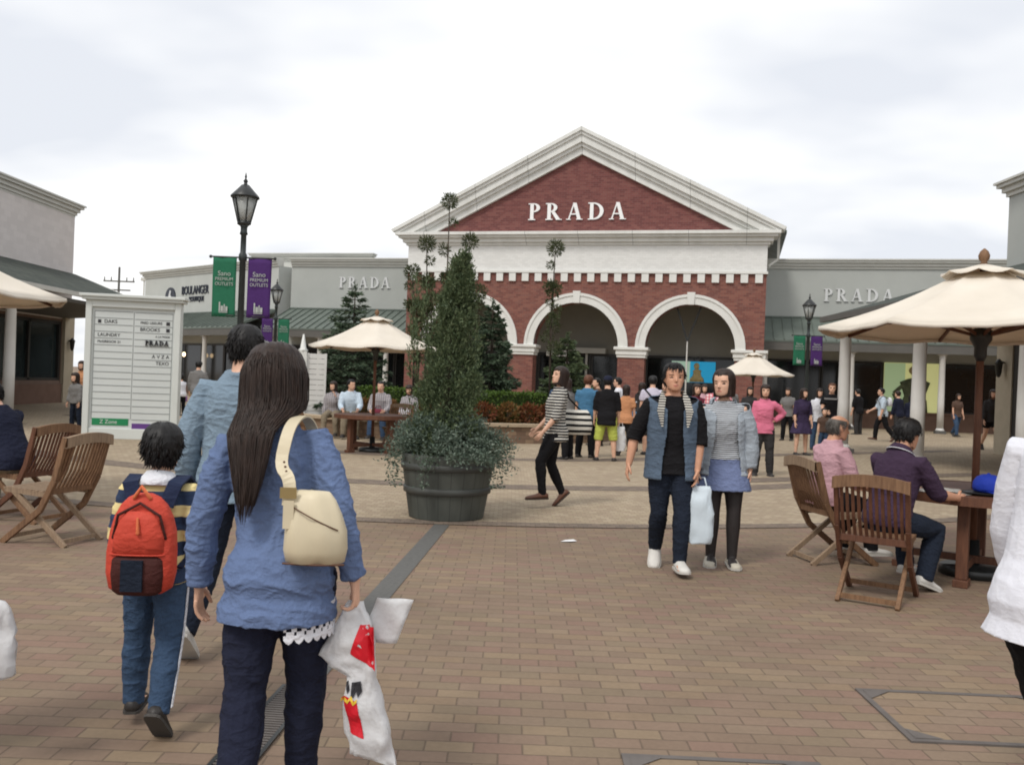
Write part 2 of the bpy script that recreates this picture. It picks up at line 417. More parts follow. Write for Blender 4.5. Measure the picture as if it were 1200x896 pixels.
# ------------------------------------------------------------------ the brick hall with three arches
RZ = math.atan2(-.252, .968)
hall = empty('brick_hall', (2.69, 38, 0), RZ, 'red brick shop hall with three white arches and a white pediment', 'building')
HW = 7.92; SP = 3.14; AR = 1.875; PC = (-7.345, -2.45, 2.45, 7.345); TH = .7
m = MB()
for i, c in enumerate(PC): m.bb(c - .575, c + .575, 0, TH, 0, SP)
N = 26; ZT = 6.3
bays = [(PC[i] + .575, PC[i + 1] - .575) for i in range(3)]
xs_edges = [-HW]
for (a, b) in bays:
    c = (a + b) / 2; r = (b - a) / 2
    P_ = [(c - r * math.cos(PI * i / N), SP + r * math.sin(PI * i / N)) for i in range(N + 1)]
    for i in range(N):
        (x0, z0), (x1, z1) = P_[i], P_[i + 1]
        m.add([(x0, 0, z0), (x1, 0, z1), (x1, 0, ZT), (x0, 0, ZT), (x0, TH, z0), (x1, TH, z1), (x1, TH, ZT), (x0, TH, ZT)], [(0, 1, 2, 3), (7, 6, 5, 4), (0, 4, 5, 1)])
for i, c in enumerate(PC): m.bb(c - .575, c + .575, 0, TH, SP, ZT)
m.build('brick_wall', M['brick'], hall, fix=False)
for (a, b) in bays:
    c = (a + b) / 2; r = (b - a) / 2; mm = MB()
    for r0, r1, y0 in ((r, r + .30, -.06), (r + .30, r + .42, -.10)):
        vs = []; K = N + 1
        for i in range(K):
            t = PI * i / N; ct, st = -math.cos(t), math.sin(t)
            vs += [(c + r0 * ct, y0, SP + r0 * st), (c + r1 * ct, y0, SP + r1 * st), (c + r1 * ct, .0, SP + r1 * st), (c + r0 * ct, .25 if r0 == r else 0, SP + r0 * st)]
        fs = []
        for i in range(N):
            for j in range(4):
                k = (j + 1) % 4; fs.append((i * 4 + j, i * 4 + k, i * 4 + 4 + k, i * 4 + 4 + j))
        fs += [(0, 1, 2, 3), (N * 4 + 3, N * 4 + 2, N * 4 + 1, N * 4)]
        mm.add(vs, fs)
    mm.build('archivolt', M['white'], hall)
    k = MB(); k.prism([(c - .13, SP + r - .03), (c + .13, SP + r - .03), (c + .17, SP + r + .50), (c - .17, SP + r + .50)], -.13, .1); k.build('keystone', M['white'], hall, bevel=.015)
for i, c in enumerate(PC):
    k = MB(); k.bb(c - .66, c + .66, -.10, TH + .06, SP - .34, SP - .13); k.bb(c - .74, c + .74, -.17, TH + .1, SP - .13, SP + .0); k.bb(c - .62, c + .62, -.06, TH + .03, SP - .46, SP - .34)
    k.build('impost', M['white'], hall, bevel=.02)
    k = MB(); k.bb(c - .63, c + .63, -.06, TH + .05, 0, .35); k.build('pier_base', M['stone'], hall)
nd = 27
for i in range(nd):
    x = -HW + .3 + i * (2 * HW - .6) / (nd - 1)
    if i == 0: k = MB(); k.bb(-.15, .15, -.09, 0, 5.93, 6.29); dn = k.build('dentil', M['white'], hall, (x, 0, 0))
    else: c_ = dn.copy(); link(c_, hall); c_.location = (x, 0, 0)
k = MB(); k.bb(-HW - .05, HW + .05, -.11, TH, 6.30, 6.40); k.build('string_course', M['white'], hall)
k = MB(); k.bb(-HW, HW, -.02, TH, 6.40, 7.52); k.bb(-HW, -HW + .4, TH, 12, 3.2, 7.52); k.bb(HW - .4, HW, TH, 12, 3.2, 7.52); k.build('frieze', M['frieze'], hall)
k = MB()
for z0, z1, o_ in ((7.52, 7.64, .10), (7.64, 7.82, .22), (7.82, 7.93, .38), (7.93, 8.06, .50)): k.bb(-HW - o_, HW + o_, -o_, TH + .002 * z0, z0, z1)
k.build('cornice', M['seamed'], hall)
AP = 12.57; EX = 8.62; EZ = 8.17
sl = (AP - EZ) / EX
k = MB(); k.prism([(-EX + .4, 8.06), (EX - .4, 8.06), (0, AP - .35)], .05, .5); k.build('tympanum', M['brickp'], hall)
# raking cornice: stepped bands parallel to the slope
k = MB()
for a, b, y0 in ((0, .16, -.52), (.16, .30, -.44), (.30, .62, -.36), (.62, .78, -.24), (.78, 1.10, -.12)):
    for s in (-1, 1):
        x_out = lambda d_: EX - .0 if d_ < .3 else EX - (d_ - .3) * 1.1
        zz = lambda x_, d_: AP - sl * x_ - d_
        xa = min(EX, (AP - b - 8.06) / sl); xb = min(EX, (AP - a - 8.06) / sl)
        poly = [(0, AP - a), (0, AP - b), (xa, zz(xa, b)), (xb, zz(xb, a))]
        if xa == EX and xb == EX: pass
        k.prism([(s * px_, pz) for px_, pz in poly], y0, .3 + a * .01)
k.build('raking_cornice', M['seamed'], hall)
k = MB()
for s in (-1, 1):
    k.prism([(0, AP + .03), (s * (EX + .05), AP + .03 - sl * (EX + .05)), (s * (EX + .05), AP - .09 - sl * (EX + .05)), (0, AP - .09)], .32, 12.2)
k.build('roof', M['metal'], hall)
k = MB(); k.prism([(-EX + .6, 8.06), (EX - .6, 8.06), (0, AP - .4)], 11.8, 12.0); k.build('rear_gable', M['greywall'], hall)
k = MB(); k.bar((HW + .45, .5, 8.0), (HW + .45, .5, 7.0), .1, .1); k.bar((HW + .45, .2, 8.0), (HW + .45, 1.2, 8.0), .14, .12); k.bar((HW + .45, .5, 7.0), (HW + .08, .5, 6.7), .09, .09); k.build('downpipe', M['greytrim'], hall)
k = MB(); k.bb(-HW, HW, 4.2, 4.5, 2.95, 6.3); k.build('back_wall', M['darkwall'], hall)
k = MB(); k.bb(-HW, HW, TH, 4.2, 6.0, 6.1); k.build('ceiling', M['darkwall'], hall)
k = MB(); k.bb(-HW, HW, 4.19, 4.5, 0, .45); k.build('plinth', M['stone'], hall)
k = MB(); k.bb(-HW, HW, 4.55, 4.7, 0, 2.95); k.build('light_block_panel', M['frame'], hall)  # added dark backing, stops light from behind leaking between the windows
for i in range(6):
    x0 = -HW + .1 + i * 2.62; f = MB()
    f.bb(x0, x0 + .1, 4.1, 4.3, .45, 2.95); f.bb(x0 + 2.5, x0 + 2.6, 4.1, 4.3, .45, 2.95); f.bb(x0 + .1, x0 + 2.5, 4.1, 4.3, 2.84, 2.95); f.bb(x0 + .1, x0 + 2.5, 4.1, 4.3, .45, .53)
    fo = f.build('shop_window', M['frame'], hall)
    f = MB(); f.bb(x0 + .1, x0 + 2.5, 4.2, 4.22, .53, 2.84); f.build('pane', M['glass'], fo)
k = MB(); k.bb(-.2, -.1, 3.9, 4.0, 0, 2.95); k.bb(-.9, .8, 3.6, 3.95, 2.95, 3.2); k.build('door_surround', M['greytrim'], hall)
serif_word('PRADA', .74, plain('white_sign_letters', (.86, .86, .85), .4, .02), hall, 'lettering', -.17, .05, 8.63, .3).scale = (1.1, 1, 1)
# poster behind the right arch: cyan with a pale standing figure shape, emission added to brighten it
po = MB(); po.bb(3.9, 5.9, 3.9, 4.05, 1.75, 2.72); po_o = po.build('poster', emit('cyan_added_glow', lin(30, 150, 195), .45), hall)
po = MB(); po.bb(3.9, 4.75, 3.86, 3.9, 1.75, 2.72); po.build('pale_field', emit('pale_added_glow', lin(165, 195, 175), .4), po_o)  # pale half carries the same added glow
po = MB(); po.ell((5.05, 3.82, 2.50), (.13, .03, .16)); po.loft([[V((5.08 + w * math.cos(2 * PI * j / 12), 3.82 + .03 * math.sin(2 * PI * j / 12), z)) for j in range(12)] for w, z in ((.34, 1.77), (.3, 1.95), (.2, 2.05), (.17, 2.2), (.2, 2.3), (.07, 2.36), (.06, 2.42))])
po.build('printed_figure', plain('poster_figure', lin(205, 185, 130), .4, .3, 9, 0), po_o)
# wayfinding post in the centre arch
wp = empty('direction_post', hall.matrix_basis @ V((-.75, 2.2, 0)), RZ, 'white direction post with a short name board under the middle arch', 'sign post')
k = MB(); k.bb(-.07, .07, -.05, .05, 0, 2.7); k.build('post', M['column'], wp)
k = MB(); k.bb(-1.0, .15, -.06, .06, 2.72, 2.98); k.build('name_board', M['column'], wp, bevel=.02)
# forked pole in the right arch
fp = empty('forked_pole', hall.matrix_basis @ V((4.75, .9, 0)), RZ, 'slim pole with a dark V shaped fork standing in the right arch', 'pole')
k = MB(); k.tube([(0, 0, 0), (0, 0, 3.55)], [.035, .03], 10); k.build('pole', M['column'], fp)
k = MB(); k.bar((0, 0, 3.5), (-.5, 0, 5.0), .07, .07); k.bar((0, .005, 3.5), (.55, .005, 5.05), .07, .07); k.build('fork', M['black'], fp)

# ------------------------------------------------------------------ wings
def awning(root, x0, x1, ytop, ztop, yedge, zedge, mat, seam=.42, name='awning', fascia=.35):
    """sloping standing-seam roof with fascia and soffit, local to root"""
    k = MB()
    k.add([(x0, ytop, ztop), (x1, ytop, ztop), (x1, yedge, zedge), (x0, yedge, zedge), (x0, ytop, ztop - .08), (x1, ytop, ztop - .08), (x1, yedge, zedge - .08), (x0, yedge, zedge - .08)],
          [(0, 3, 2, 1), (4, 5, 6, 7), (0, 1, 5, 4), (3, 7, 6, 2), (1, 2, 6, 5), (0, 4, 7, 3)])
    nseam = int((x1 - x0) / seam)
    for i in range(nseam + 1):
        x = x0 + i * seam; k.bar((x, ytop, ztop + .02), (x, yedge - .01, zedge + .02), .035, .06)
    k.bb(x0, x1, ytop - .06, ytop, ztop, ztop + .07)
    o = k.build(name, mat, root)
    f = MB(); f.bb(x0, x1, yedge + .02, yedge + .16, zedge - .08 - fascia, zedge - .08); f.bb(x0, x1, yedge + .16, ytop, zedge - .14, zedge - .10); f.build('fascia', M['fascia'], root)
    return o
def column_mb(h, r=.13):
    k = MB(); k.lathe([(r * 1.0, .22), (r, h * .4), (r * .88, h - .22), (r * 1.0, h - .2), (r * 1.05, h - .16), (r * .9, h - .15), (r * .95, h - .12), (r * 1.25, h - .06)], 18)
    k.bb(-r * 1.4, r * 1.4, -r * 1.4, r * 1.4, h - .06, h); k.lathe([(r * 1.35, .12), (r * 1.3, .17), (r * 1.1, .19), (r * 1.05, .22)], 18); return k
def base_mb(r=.13):
    k = MB(); k.bb(-r * 1.55, r * 1.55, -r * 1.55, r * 1.55, 0, .12); return k
def put_columns(root, pts, h, r=.13):
    c0 = column_mb(h, r).build('column', M['column'], root, pts[0]); b0 = base_mb(r).build('column_base', M['granite'], c0, bevel=.01)
    for p_ in pts[1:]:
        c = c0.copy(); link(c, root); c.location = p_; b = b0.copy(); link(b, c)
def windows(root, x0, x1, n, y, z0, z1, mat, nm='shop_window'):
    w = (x1 - x0) / n
    for i in range(n):
        a = x0 + i * w; b = a + w - .04; f = MB()
        f.bb(a, a + .07, y - .08, y + .05, z0, z1); f.bb(b - .07, b, y - .08, y + .05, z0, z1); f.bb(a + .07, b - .07, y - .08, y + .05, z1 - .08, z1); f.bb(a + .07, b - .07, y - .08, y + .05, z0, z0 + .07)
        fo = f.build(nm, M['frame'], root); f = MB(); f.bb(a + .07, b - .07, y - .02, y, z0 + .07, z1 - .08); f.build('pane', mat, fo)
def cornice3(k, x0, x1, y, zt, s=1.0, ends=0):
    for d0, d1, o_ in ((.42, .30, .06), (.30, .16, .14), (.16, .06, .24), (.06, 0, .30)): k.bb(x0 - (o_ if ends & 1 else 0), x1 + (o_ if ends & 2 else 0), y - o_ * s, y + .3 + d0 * .01, zt - d0, zt - d1)
silver = plain('silver_sign_letters', (.62, .63, .63), .35, .05, 3, 0)
# right wing
rw = empty('shop_wing', (2.69, 38, 0), RZ, 'grey shop wing with metal awning and lit poster right of the brick hall', 'building')
k = MB(); k.bb(HW + .02, 30, 4.1, 12, 2.95, 7.1); k.build('wall', M['greywall'], rw)
k = MB(); cornice3(k, HW + .02, 30, 4.1, 7.5); k.build('cornice', M['greytrim'], rw)
k = MB(); k.bb(HW + .02, 30, 3.95, 4.3, 0, .72); k.bb(HW + .02, 30, 3.88, 4.0, .72, .8); k.build('plinth', M['stone'], rw)
k = MB(); k.bb(HW + .02, 30, 4.4, 4.6, 0, 2.95); k.build('light_block_panel', M['frame'], rw)  # added dark panel, blocks sky light in the gaps beside the poster
windows(rw, HW + .05, 13.15, 2, 4.1, .8, 2.95, M['glass'])
windows(rw, 15.55, 22.9, 3, 4.1, .8, 2.95, M['glass'])
k = MB(); k.bb(13.2, 15.5, 4.05, 4.2, .78, 2.95); lit = k.build('lit_poster', emit('lit_poster_back', lin(196, 196, 136), .42), rw)
k = MB(); k.bb(13.2, 14.05, 4.02, 4.05, .8, 2.93); k.build('green_field', emit('lit_poster_green', lin(152, 172, 132), .42), lit)
k = MB(); k.ell((14.5, 3.98, 2.5), (.2, .03, .26)); k.ell((14.44, 3.97, 2.62), (.26, .03, .2))
k.build('printed_head', plain('poster_face', lin(176, 160, 110), .5, .2, 6, 0), lit)
k = MB(); k.loft([[V((14.45 + w * math.cos(2 * PI * j / 12), 3.98 + .03 * math.sin(2 * PI * j / 12), z)) for j in range(12)] for w, z in ((.55, .8), (.5, 1.3), (.42, 1.5), (.55, 1.9), (.62, 2.1), (.3, 2.25), (.1, 2.3))]); k.bar((14.0, 3.97, 2.0), (13.6, 3.97, 1.6), .02, .16, (0, 0, 1)); k.bar((13.6, 3.97, 1.6), (13.8, 3.97, 1.1), .02, .16, (0, 0, 1))
k.build('printed_coat', plain('poster_coat', lin(84, 92, 66), .6, .35, 4, 0), lit)
awning(rw, HW + .02, 30, 4.1, 4.85, 1.25, 3.68, M['metal'])
put_columns(rw, [(11.52 + 3.5 * i, 1.55, 0) for i in range(-1, 4)], 3.28)
serif_word('PRADA', .57, silver, rw, 'lettering', 12.0, 4.1, 5.62, .26)
# left wing
lw = empty('shop_wing', (2.69, 38, 0), RZ, 'grey shop wing with silver lettering left of the brick hall', 'building')
XL = -16.1
k = MB(); k.bb(XL, -HW - .02, 4.1, 12, 2.95, 7.1); k.build('wall', M['greywall'], lw)
k = MB(); cornice3(k, XL, -HW - .02, 4.1, 7.5); k.build('cornice', M['greytrim'], lw)
k = MB(); k.bb(XL - 4.6, -13.4, 8.0, 14, 6.5, 8.0); cornice3(k, XL - 4.6, -13.4, 8.0, 8.35, 1, 3); k.build('rear_parapet', M['greytrim'], lw)
k = MB(); k.bb(XL, -HW - .02, 3.95, 4.3, 0, .72); k.build('plinth', M['stone'], lw)
k = MB(); k.bb(XL, -HW - .02, 4.4, 4.6, 0, 2.95); k.build('light_block_panel', M['frame'], lw)  # added backing that keeps sky light out of the hollow wing
windows(lw, XL + .05, -HW - .1, 4, 4.1, .72, 2.95, M['glass'])
awning(lw, XL, -HW - .02, 4.1, 4.85, 1.25, 3.68, M['metal'])
put_columns(lw, [(-9.5 - 3.5 * i, 1.55, 0) for i in range(0, 2)], 3.28)
serif_word('PRADA', .57, silver, lw, 'lettering', -11.9, 4.1, 5.98, .22)
# store at the left rear, its front turned towards the plaza
A = V((-12.55, 46.05, 0)); B = V((-23.6, 55.5, 0)); dv = (A - B); Lb = dv.length
bs = empty('rear_store', B, math.atan2(dv.y, dv.x), 'grey store with round emblem and dark lettering behind the green banner', 'building')
k = MB(); k.bb(0, Lb, 0, 8, 2.95, 7.1); k.build('wall', plain('pale_grey_render', lin(180, 183, 179), .85, .05, .9, .08), bs)
k = MB(); cornice3(k, 0, Lb, 0, 7.5, 1, 1); k.build('cornice', M['greytrim'], bs)
k = MB(); k.bb(0, Lb, -.1, .2, 0, .5); k.build('plinth', M['stone'], bs)
k = MB(); k.bb(0, Lb, .3, .5, 0, 2.95); k.build('light_block_panel', M['frame'], bs)  # dark sheet added behind the glazing to block light from the rear
windows(bs, .05, Lb - .1, 6, 0, .5, 2.95, M['glass'])
awning(bs, 0, Lb, 0, 4.75, -2.6, 3.7, M['metal'], .5)
put_columns(bs, [(1.2 + 3.4 * i, -2.3, 0) for i in range(4)], 3.3)
dk = plain('dark_navy_sign_letters', (.015, .02, .035), .4, .1, 3, 0)
text('BOULANGER', .72, dk, bs, 'lettering', (6.15, -.03, 6.12), extrude=.03, sx=.72)
text('BOUTIQUE', .42, dk, bs, 'lettering', (6.35, -.03, 5.6), extrude=.03, sx=.8)
k = MB()
prof = [(.5, -.06), (.55, -.03), (.55, 0)]
k.add([(3.3 + .6 * math.cos(2 * PI * j / 28), y_, 5.8 + .6 * math.sin(2 * PI * j / 28)) for y_ in (-.06, 0) for j in range(28)], [tuple(range(28))] + [(j, (j + 1) % 28, 28 + (j + 1) % 28, 28 + j) for j in range(28)])
em = k.build('emblem', dk, bs)
k = MB(); k.bar((3.05, -.07, 5.45), (3.35, -.07, 6.2), .02, .16, (1, 0, 0)); k.bar((3.35, -.072, 5.9), (3.55, -.072, 5.4), .02, .12, (1, 0, 0)); k.build('emblem_stroke', silver, em)
for lx in (6.2, 6.75):
    k = MB(); k.ell((lx, -.9, 2.3), (.09, .09, .13)); k.build('lit_lamp', emit('warm_lamp_glow', (1.0, .72, .42), 4.0), bs)

# far-left store
ls = empty('corner_store', (0, 0, 0), 0, 'pale brick store with dark shingle canopy at the left edge', 'building')
WX = -17.3
k = MB(); k.bb(WX - 12, WX, 6, 34, 3.2, 7.35); k.build('wall', M['pinkwall'], ls)
k = MB()
for d0, d1, o_ in ((.42, .30, .06), (.30, .16, .14), (.16, .06, .24), (.06, 0, .30)): k.bb(WX - 12, WX + o_, 6, 34 + o_, 7.7 - d0, 7.7 - d1)
k.bb(WX - 12, WX + .01, 6, 34.01, 7.2, 7.28); k.build('cornice', M['greytrim'], ls)
k = MB(); k.bb(WX - .3, WX, 6, 29.2, 0, 3.2); k.bb(WX - .3, WX, 33.3, 34, 0, 3.2); k.bb(WX - .3, WX, 29.2, 33.3, 0, .85); k.bb(WX - .3, WX, 29.2, 33.3, 3.1, 3.2); k.bb(WX - 12, WX - .3, 33.7, 34, 0, 3.2); k.build('lower_wall', M['brownwall'], ls)
k = MB(); k.bb(WX - .05, WX + .06, 6, 34, 0, .72); k.build('plinth', M['stone'], ls)
f = MB(); f.bb(WX - .2, WX - .02, 29.2, 29.32, .85, 3.1); f.bb(WX - .2, WX - .02, 31.1, 31.22, .85, 3.1); f.bb(WX - .2, WX - .02, 33.18, 33.3, .85, 3.1); f.bb(WX - .2, WX - .02, 29.32, 33.18, 2.98, 3.1); f.bb(WX - .2, WX - .02, 29.32, 33.18, .85, .95)
fo = f.build('shop_window', M['frame'], ls); f = MB(); f.bb(WX - .15, WX - .12, 29.32, 33.18, .95, 2.98); f.build('pane', M['glass2'], fo)
k = MB(); k.bb(WX, WX + .12, 33.35, 34.05, 0, 3.3); k.build('pilaster', M['cream'], ls)
k = MB(); k.tube([(WX + .12, 33.6, 2.35), (WX + .25, 33.6, 2.45)], [.02, .02], 6); k.lathe([(.03, 2.0), (.07, 2.08), (.1, 2.36), (.12, 2.37), (.03, 2.5)], 8, (WX + .28, 33.6, 0)); k.build('wall_lantern', M['black'], ls)
k = MB(); EXL, EZL = -12.5, 3.55
k.add([(WX, 6, 5.02), (WX, 34, 5.02), (EXL, 30.2, EZL), (EXL, 6, EZL), (WX, 6, 4.92), (WX, 34, 4.92), (EXL, 30.2, EZL - .1), (EXL, 6, EZL - .1)], [(0, 3, 2, 1), (4, 5, 6, 7), (3, 7, 6, 2), (1, 2, 6, 5), (0, 1, 5, 4), (0, 4, 7, 3)])
k.build('canopy_roof', M['shingle'], ls)
k = MB(); k.bar((EXL + .02, 6, EZL - .06), (EXL + .02, 30.25, EZL - .06), .12, .12); k.bar((EXL, 30.28, EZL - .06), (WX, 34.1, 4.96), .08, .12); k.build('gutter', M['greytrim'], ls)
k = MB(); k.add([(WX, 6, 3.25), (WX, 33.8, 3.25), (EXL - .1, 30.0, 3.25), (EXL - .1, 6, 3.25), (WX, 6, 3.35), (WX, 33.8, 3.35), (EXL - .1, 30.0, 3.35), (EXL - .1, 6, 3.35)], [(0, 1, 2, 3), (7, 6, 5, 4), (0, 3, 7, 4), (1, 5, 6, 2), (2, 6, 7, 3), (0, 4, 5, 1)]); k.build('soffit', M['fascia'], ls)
put_columns(ls, [(-12.95, 22.4 - 3.9 * i + 0, 0) for i in range(0, 3)] , 3.25, .14)
# right store
rs = empty('corner_store', (0, 0, 0), 0, 'grey store with white columned canopy at the right edge', 'building')
WR = 13.5
k = MB(); k.bb(WR, WR + 12, 6, 24, 3.2, 7.15); k.build('wall', M['greywall'], rs)
k = MB()
for d0, d1, o_ in ((.42, .30, .06), (.30, .16, .14), (.16, .06, .24), (.06, 0, .30)): k.bb(WR - o_, WR + 12, 6, 24 + o_, 7.5 - d0, 7.5 - d1)
k.build('cornice', M['greytrim'], rs)
k = MB(); k.bb(WR, WR + .3, 6, 24, 0, 3.2); k.bb(WR + .3, WR + 12, 23.7, 24, 0, 3.2); k.build('lower_wall', plain('orange_brown_boards', lin(150, 108, 74), .7, .15, 2, .08), rs)
k = MB(); k.bb(WR - .14, WR, 23.3, 24.05, 0, 3.25); k.build('pilaster', M['cream'], rs)
for ya, yb_ in ((23.05, 23.3), (18.0, 18.2)): k = MB(); k.bb(WR - .1, WR + .02, ya, yb_, 0, 3.25); k.build('door_post', M['frame'], rs)
k = MB(); k.tube([(WR - .14, 23.65, 2.5), (WR - .3, 23.65, 2.55)], [.02, .02], 6); k.lathe([(.03, 2.1), (.07, 2.18), (.1, 2.46), (.12, 2.47), (.03, 2.6)], 8, (WR - .3, 23.65, 0)); k.build('wall_lantern', M['black'], rs)
k = MB(); EXR = 8.15
k.add([(WR, 6, 5.15), (WR, 24.1, 5.15), (EXR, 22.9, 3.5), (EXR, 6, 3.5), (WR, 6, 5.05), (WR, 24.1, 5.05), (EXR, 22.9, 3.4), (EXR, 6, 3.4)], [(0, 1, 2, 3), (4, 7, 6, 5), (3, 2, 6, 7), (1, 5, 6, 2), (0, 4, 5, 1), (0, 3, 7, 4)])
k.build('canopy_roof', M['shingle'], rs)
k = MB(); k.bar((EXR - .03, 6, 3.42), (EXR - .03, 23, 3.42), .12, .14); k.build('gutter', M['fascia'], rs)
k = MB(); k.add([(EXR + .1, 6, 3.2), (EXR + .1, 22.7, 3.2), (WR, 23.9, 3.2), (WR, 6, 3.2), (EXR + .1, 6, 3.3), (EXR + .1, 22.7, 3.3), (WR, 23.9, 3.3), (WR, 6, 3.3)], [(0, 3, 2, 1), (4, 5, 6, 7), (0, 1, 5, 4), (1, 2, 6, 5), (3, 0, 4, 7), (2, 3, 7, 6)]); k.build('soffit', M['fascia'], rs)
put_columns(rs, [(8.44, 22.13, 0), (8.74, 18.71, 0), (9.04, 15.29, 0), (9.34, 11.87, 0)], 3.2, .15)
# far utility pole and lamp
up_ = empty('utility_pole', (-41.0, 90, 0), 0, 'distant utility pole with cross arms above the left roofs', 'utility pole')
k = MB(); k.tube([(0, 0, 0), (0, 0, 11.6)], [.17, .11], 8); k.build('pole', M['granite'], up_)
k = MB(); k.bar((-1.6, 0, 10.2), (1.6, 0, 10.2), .12, .14); k.bar((-1.2, 0, 9.3), (1.2, 0, 9.3), .12, .14)
for x in (-1.5, -.8, .8, 1.5): k.tube([(x, 0, 10.2), (x, 0, 10.6)], [.07, .05], 6)
k.build('cross_arm', M['granite'], up_)
fl = empty('distant_floodlight', (-38.4, 90, 0), 0, 'distant slim light mast beside the utility pole', 'light mast')
k = MB(); k.tube([(0, 0, 0), (0, 0, 10.4)], [.1, .08], 8); k.build('mast', M['greytrim'], fl)
k = MB(); k.bar((-.3, 0, 10.5), (.3, 0, 10.5), .3, .3); k.build('lamp_head', M['greytrim'], fl)
# ================================================================== STREET FURNITURE
GL = NT('frosted_lantern_glass'); GL.set((.5, .52, .5), .25, .5); GL.b.inputs['Transmission Weight'].default_value = .35
M['lantern_glass'] = GL.mat
M['green_banner'] = cloth('green_banner_cloth', lin(28, 112, 80), .08, 120, .8, .12)
M['purple_banner'] = cloth('purple_banner_cloth', lin(78, 42, 110), .08, 120, .8, .12)
M['banner_ink'] = plain('pale_banner_print', lin(170, 175, 170), .8, .05, 4, 0)
def lamp_post(loc, label):
    r = empty('street_lamp', loc, 0, label, 'street lamp', 'lantern lamps around the plaza')
    k = MB(); k.lathe([(.17, 0), (.17, .1), (.13, .16), (.12, .5), (.085, .58), (.065, .7), (.055, 3.5), (.075, 3.52), (.075, 3.62), (.052, 3.66), (.05, 3.98), (.075, 4.0), (.06, 4.05), (.06, 4.12), (.1, 4.2)], 14)
    k.build('pole', M['darkgreen'], r)
    k = MB()
    for s in (-1, 1):
        k.tube([(0, 0, 3.57), (s * .57, 0, 3.57)], [.016, .016], 6); k.ell((s * .59, 0, 3.57), (.03, .03, .03)); k.tube([(0, 0, 2.5), (s * .5, 0, 2.5)], [.012, .012], 6)
    k.build('banner_arm', M['black'], r)
    k = MB(); k.lathe([(.11, 4.22), (.225, 4.66)], 6); k.build('lantern_glass', M['lantern_glass'], r)
    k = MB()
    for j in range(6):
        a = 2 * PI * j / 6; k.bar((.112 * math.cos(a), .112 * math.sin(a), 4.2), (.23 * math.cos(a), .23 * math.sin(a), 4.67), .022, .022)
    k.lathe([(.06, 4.14), (.13, 4.18), (.125, 4.23), (.09, 4.23)], 6)
    k.build('lantern_frame', M['black'], r)
    k = MB(); k.lathe([(.235, 4.655), (.265, 4.67), (.26, 4.69), (.16, 4.8), (.07, 4.9), (.035, 4.91), (.03, 4.95), (.045, 4.97), (.012, 5.02), (.022, 5.05), (.004, 5.13)], 12); k.build('lantern_roof', M['black'], r)
    return r
def banner(lamp, side, mat, label, small):
    x = lamp.location.x + side * .32
    b = empty('banner', (x, lamp.location.y, 2.47), 0, label, 'banner', 'banners hanging from the lamps')
    k = MB(); rows = []
    for i in range(13):
        z = 1.085 * i / 12
        rows.append([V((-.215 + .43 * j / 8, -.012 * math.sin(j * .9 + i * .25 + side) - .006, z)) for j in range(9)])
    vs = [p for q in rows for p in q]; fs = [(i * 9 + j, i * 9 + j + 1, i * 9 + 10 + j, i * 9 + 9 + j) for i in range(12) for j in range(8)]
    k.add(vs, fs, 0, True); o = k.build('cloth', mat, b); s = o.modifiers.new('thick', 'SOLIDIFY'); s.thickness = .006
    text('Sano', .125, M['banner_ink'], b, 'lettering', (0, -.032, .79), extrude=.002)
    text('PREMIUM', .085, M['banner_ink'], b, 'lettering', (0, -.032, .69), extrude=.002, sx=.95)
    text('OUTLETS', .085, M['banner_ink'], b, 'lettering', (0, -.032, .60), extrude=.002, sx=.95)
    k = MB(); k.bb(-.08, -.055, -.03, -.026, .1, .27); k.bb(-.045, .0, -.03, -.026, .1, .2); k.bb(.01, .03, -.03, -.026, .1, .23); k.bb(.04, .08, -.03, -.026, .1, .19); k.bb(-.08, .08, -.03, -.026, .075, .09); k.build('emblem', M['banner_ink'], b)
l1 = lamp_post((-5.03, 16, 0), 'tall dark lantern lamp with large green and purple banners, behind the denim shirted man')
l2 = lamp_post((-9.31, 34, 0), 'distant lantern lamp with purple banner left and green right before the left wing')
l3 = lamp_post((10.82, 32, 0), 'lantern lamp standing before the right wing beside the silver lettering')
banner(l1, -1, M['green_banner'], 'large green banner hanging left of the nearest lamp pole', 0)
banner(l1, 1, M['purple_banner'], 'large purple banner hanging right of the nearest lamp pole', 0)
banner(l2, -1, M['purple_banner'], 'small purple banner on the lamp before the left wing', 1)
banner(l2, 1, M['green_banner'], 'small green banner on the lamp before the left wing', 1)
banner(l3, -1, M['green_banner'], 'green banner on the lamp before the right wing', 1)
banner(l3, 1, M['purple_banner'], 'purple banner on the lamp before the right wing', 1)

# directory board
a, b = G(97, 513), G(208, 516); d = (b - a)
dirb = empty('directory_board', a, math.atan2(d.y, d.x), 'tall white store directory board with ruled lines and green and purple bars', 'directory board')
W_, H_ = d.length, 2.82
M['board'] = plain('board_grey_white', lin(206, 210, 206), .55, .03, 1.5, .02)
M['panel'] = plain('board_panel_white', lin(202, 207, 205), .45, .03, 1.2, .01)
M['rule'] = plain('board_rule_grey', lin(120, 124, 124), .6, .05, 2, 0)
M['ink'] = plain('black_ink', (.03, .03, .035), .6, .1, 4, 0)
k = MB(); k.bb(0, .12, -.12, .12, 0, H_); k.bb(W_ - .12, W_, -.12, .12, 0, H_); k.bb(.12, W_ - .12, -.09, .09, .0, .22); k.bb(.12, W_ - .12, -.12, .12, H_ - .14, H_)
k.build('frame', M['board'], dirb, bevel=.012)
k = MB(); k.bb(-.06, W_ + .06, -.19, .19, H_, H_ + .06); k.bb(-.1, W_ + .1, -.23, .23, H_ + .06, H_ + .12); k.build('cap', M['board'], dirb, bevel=.01)
k = MB(); k.bb(.12, W_ - .12, -.06, .06, .22, H_ - .14); pn = k.build('panel', M['panel'], dirb)
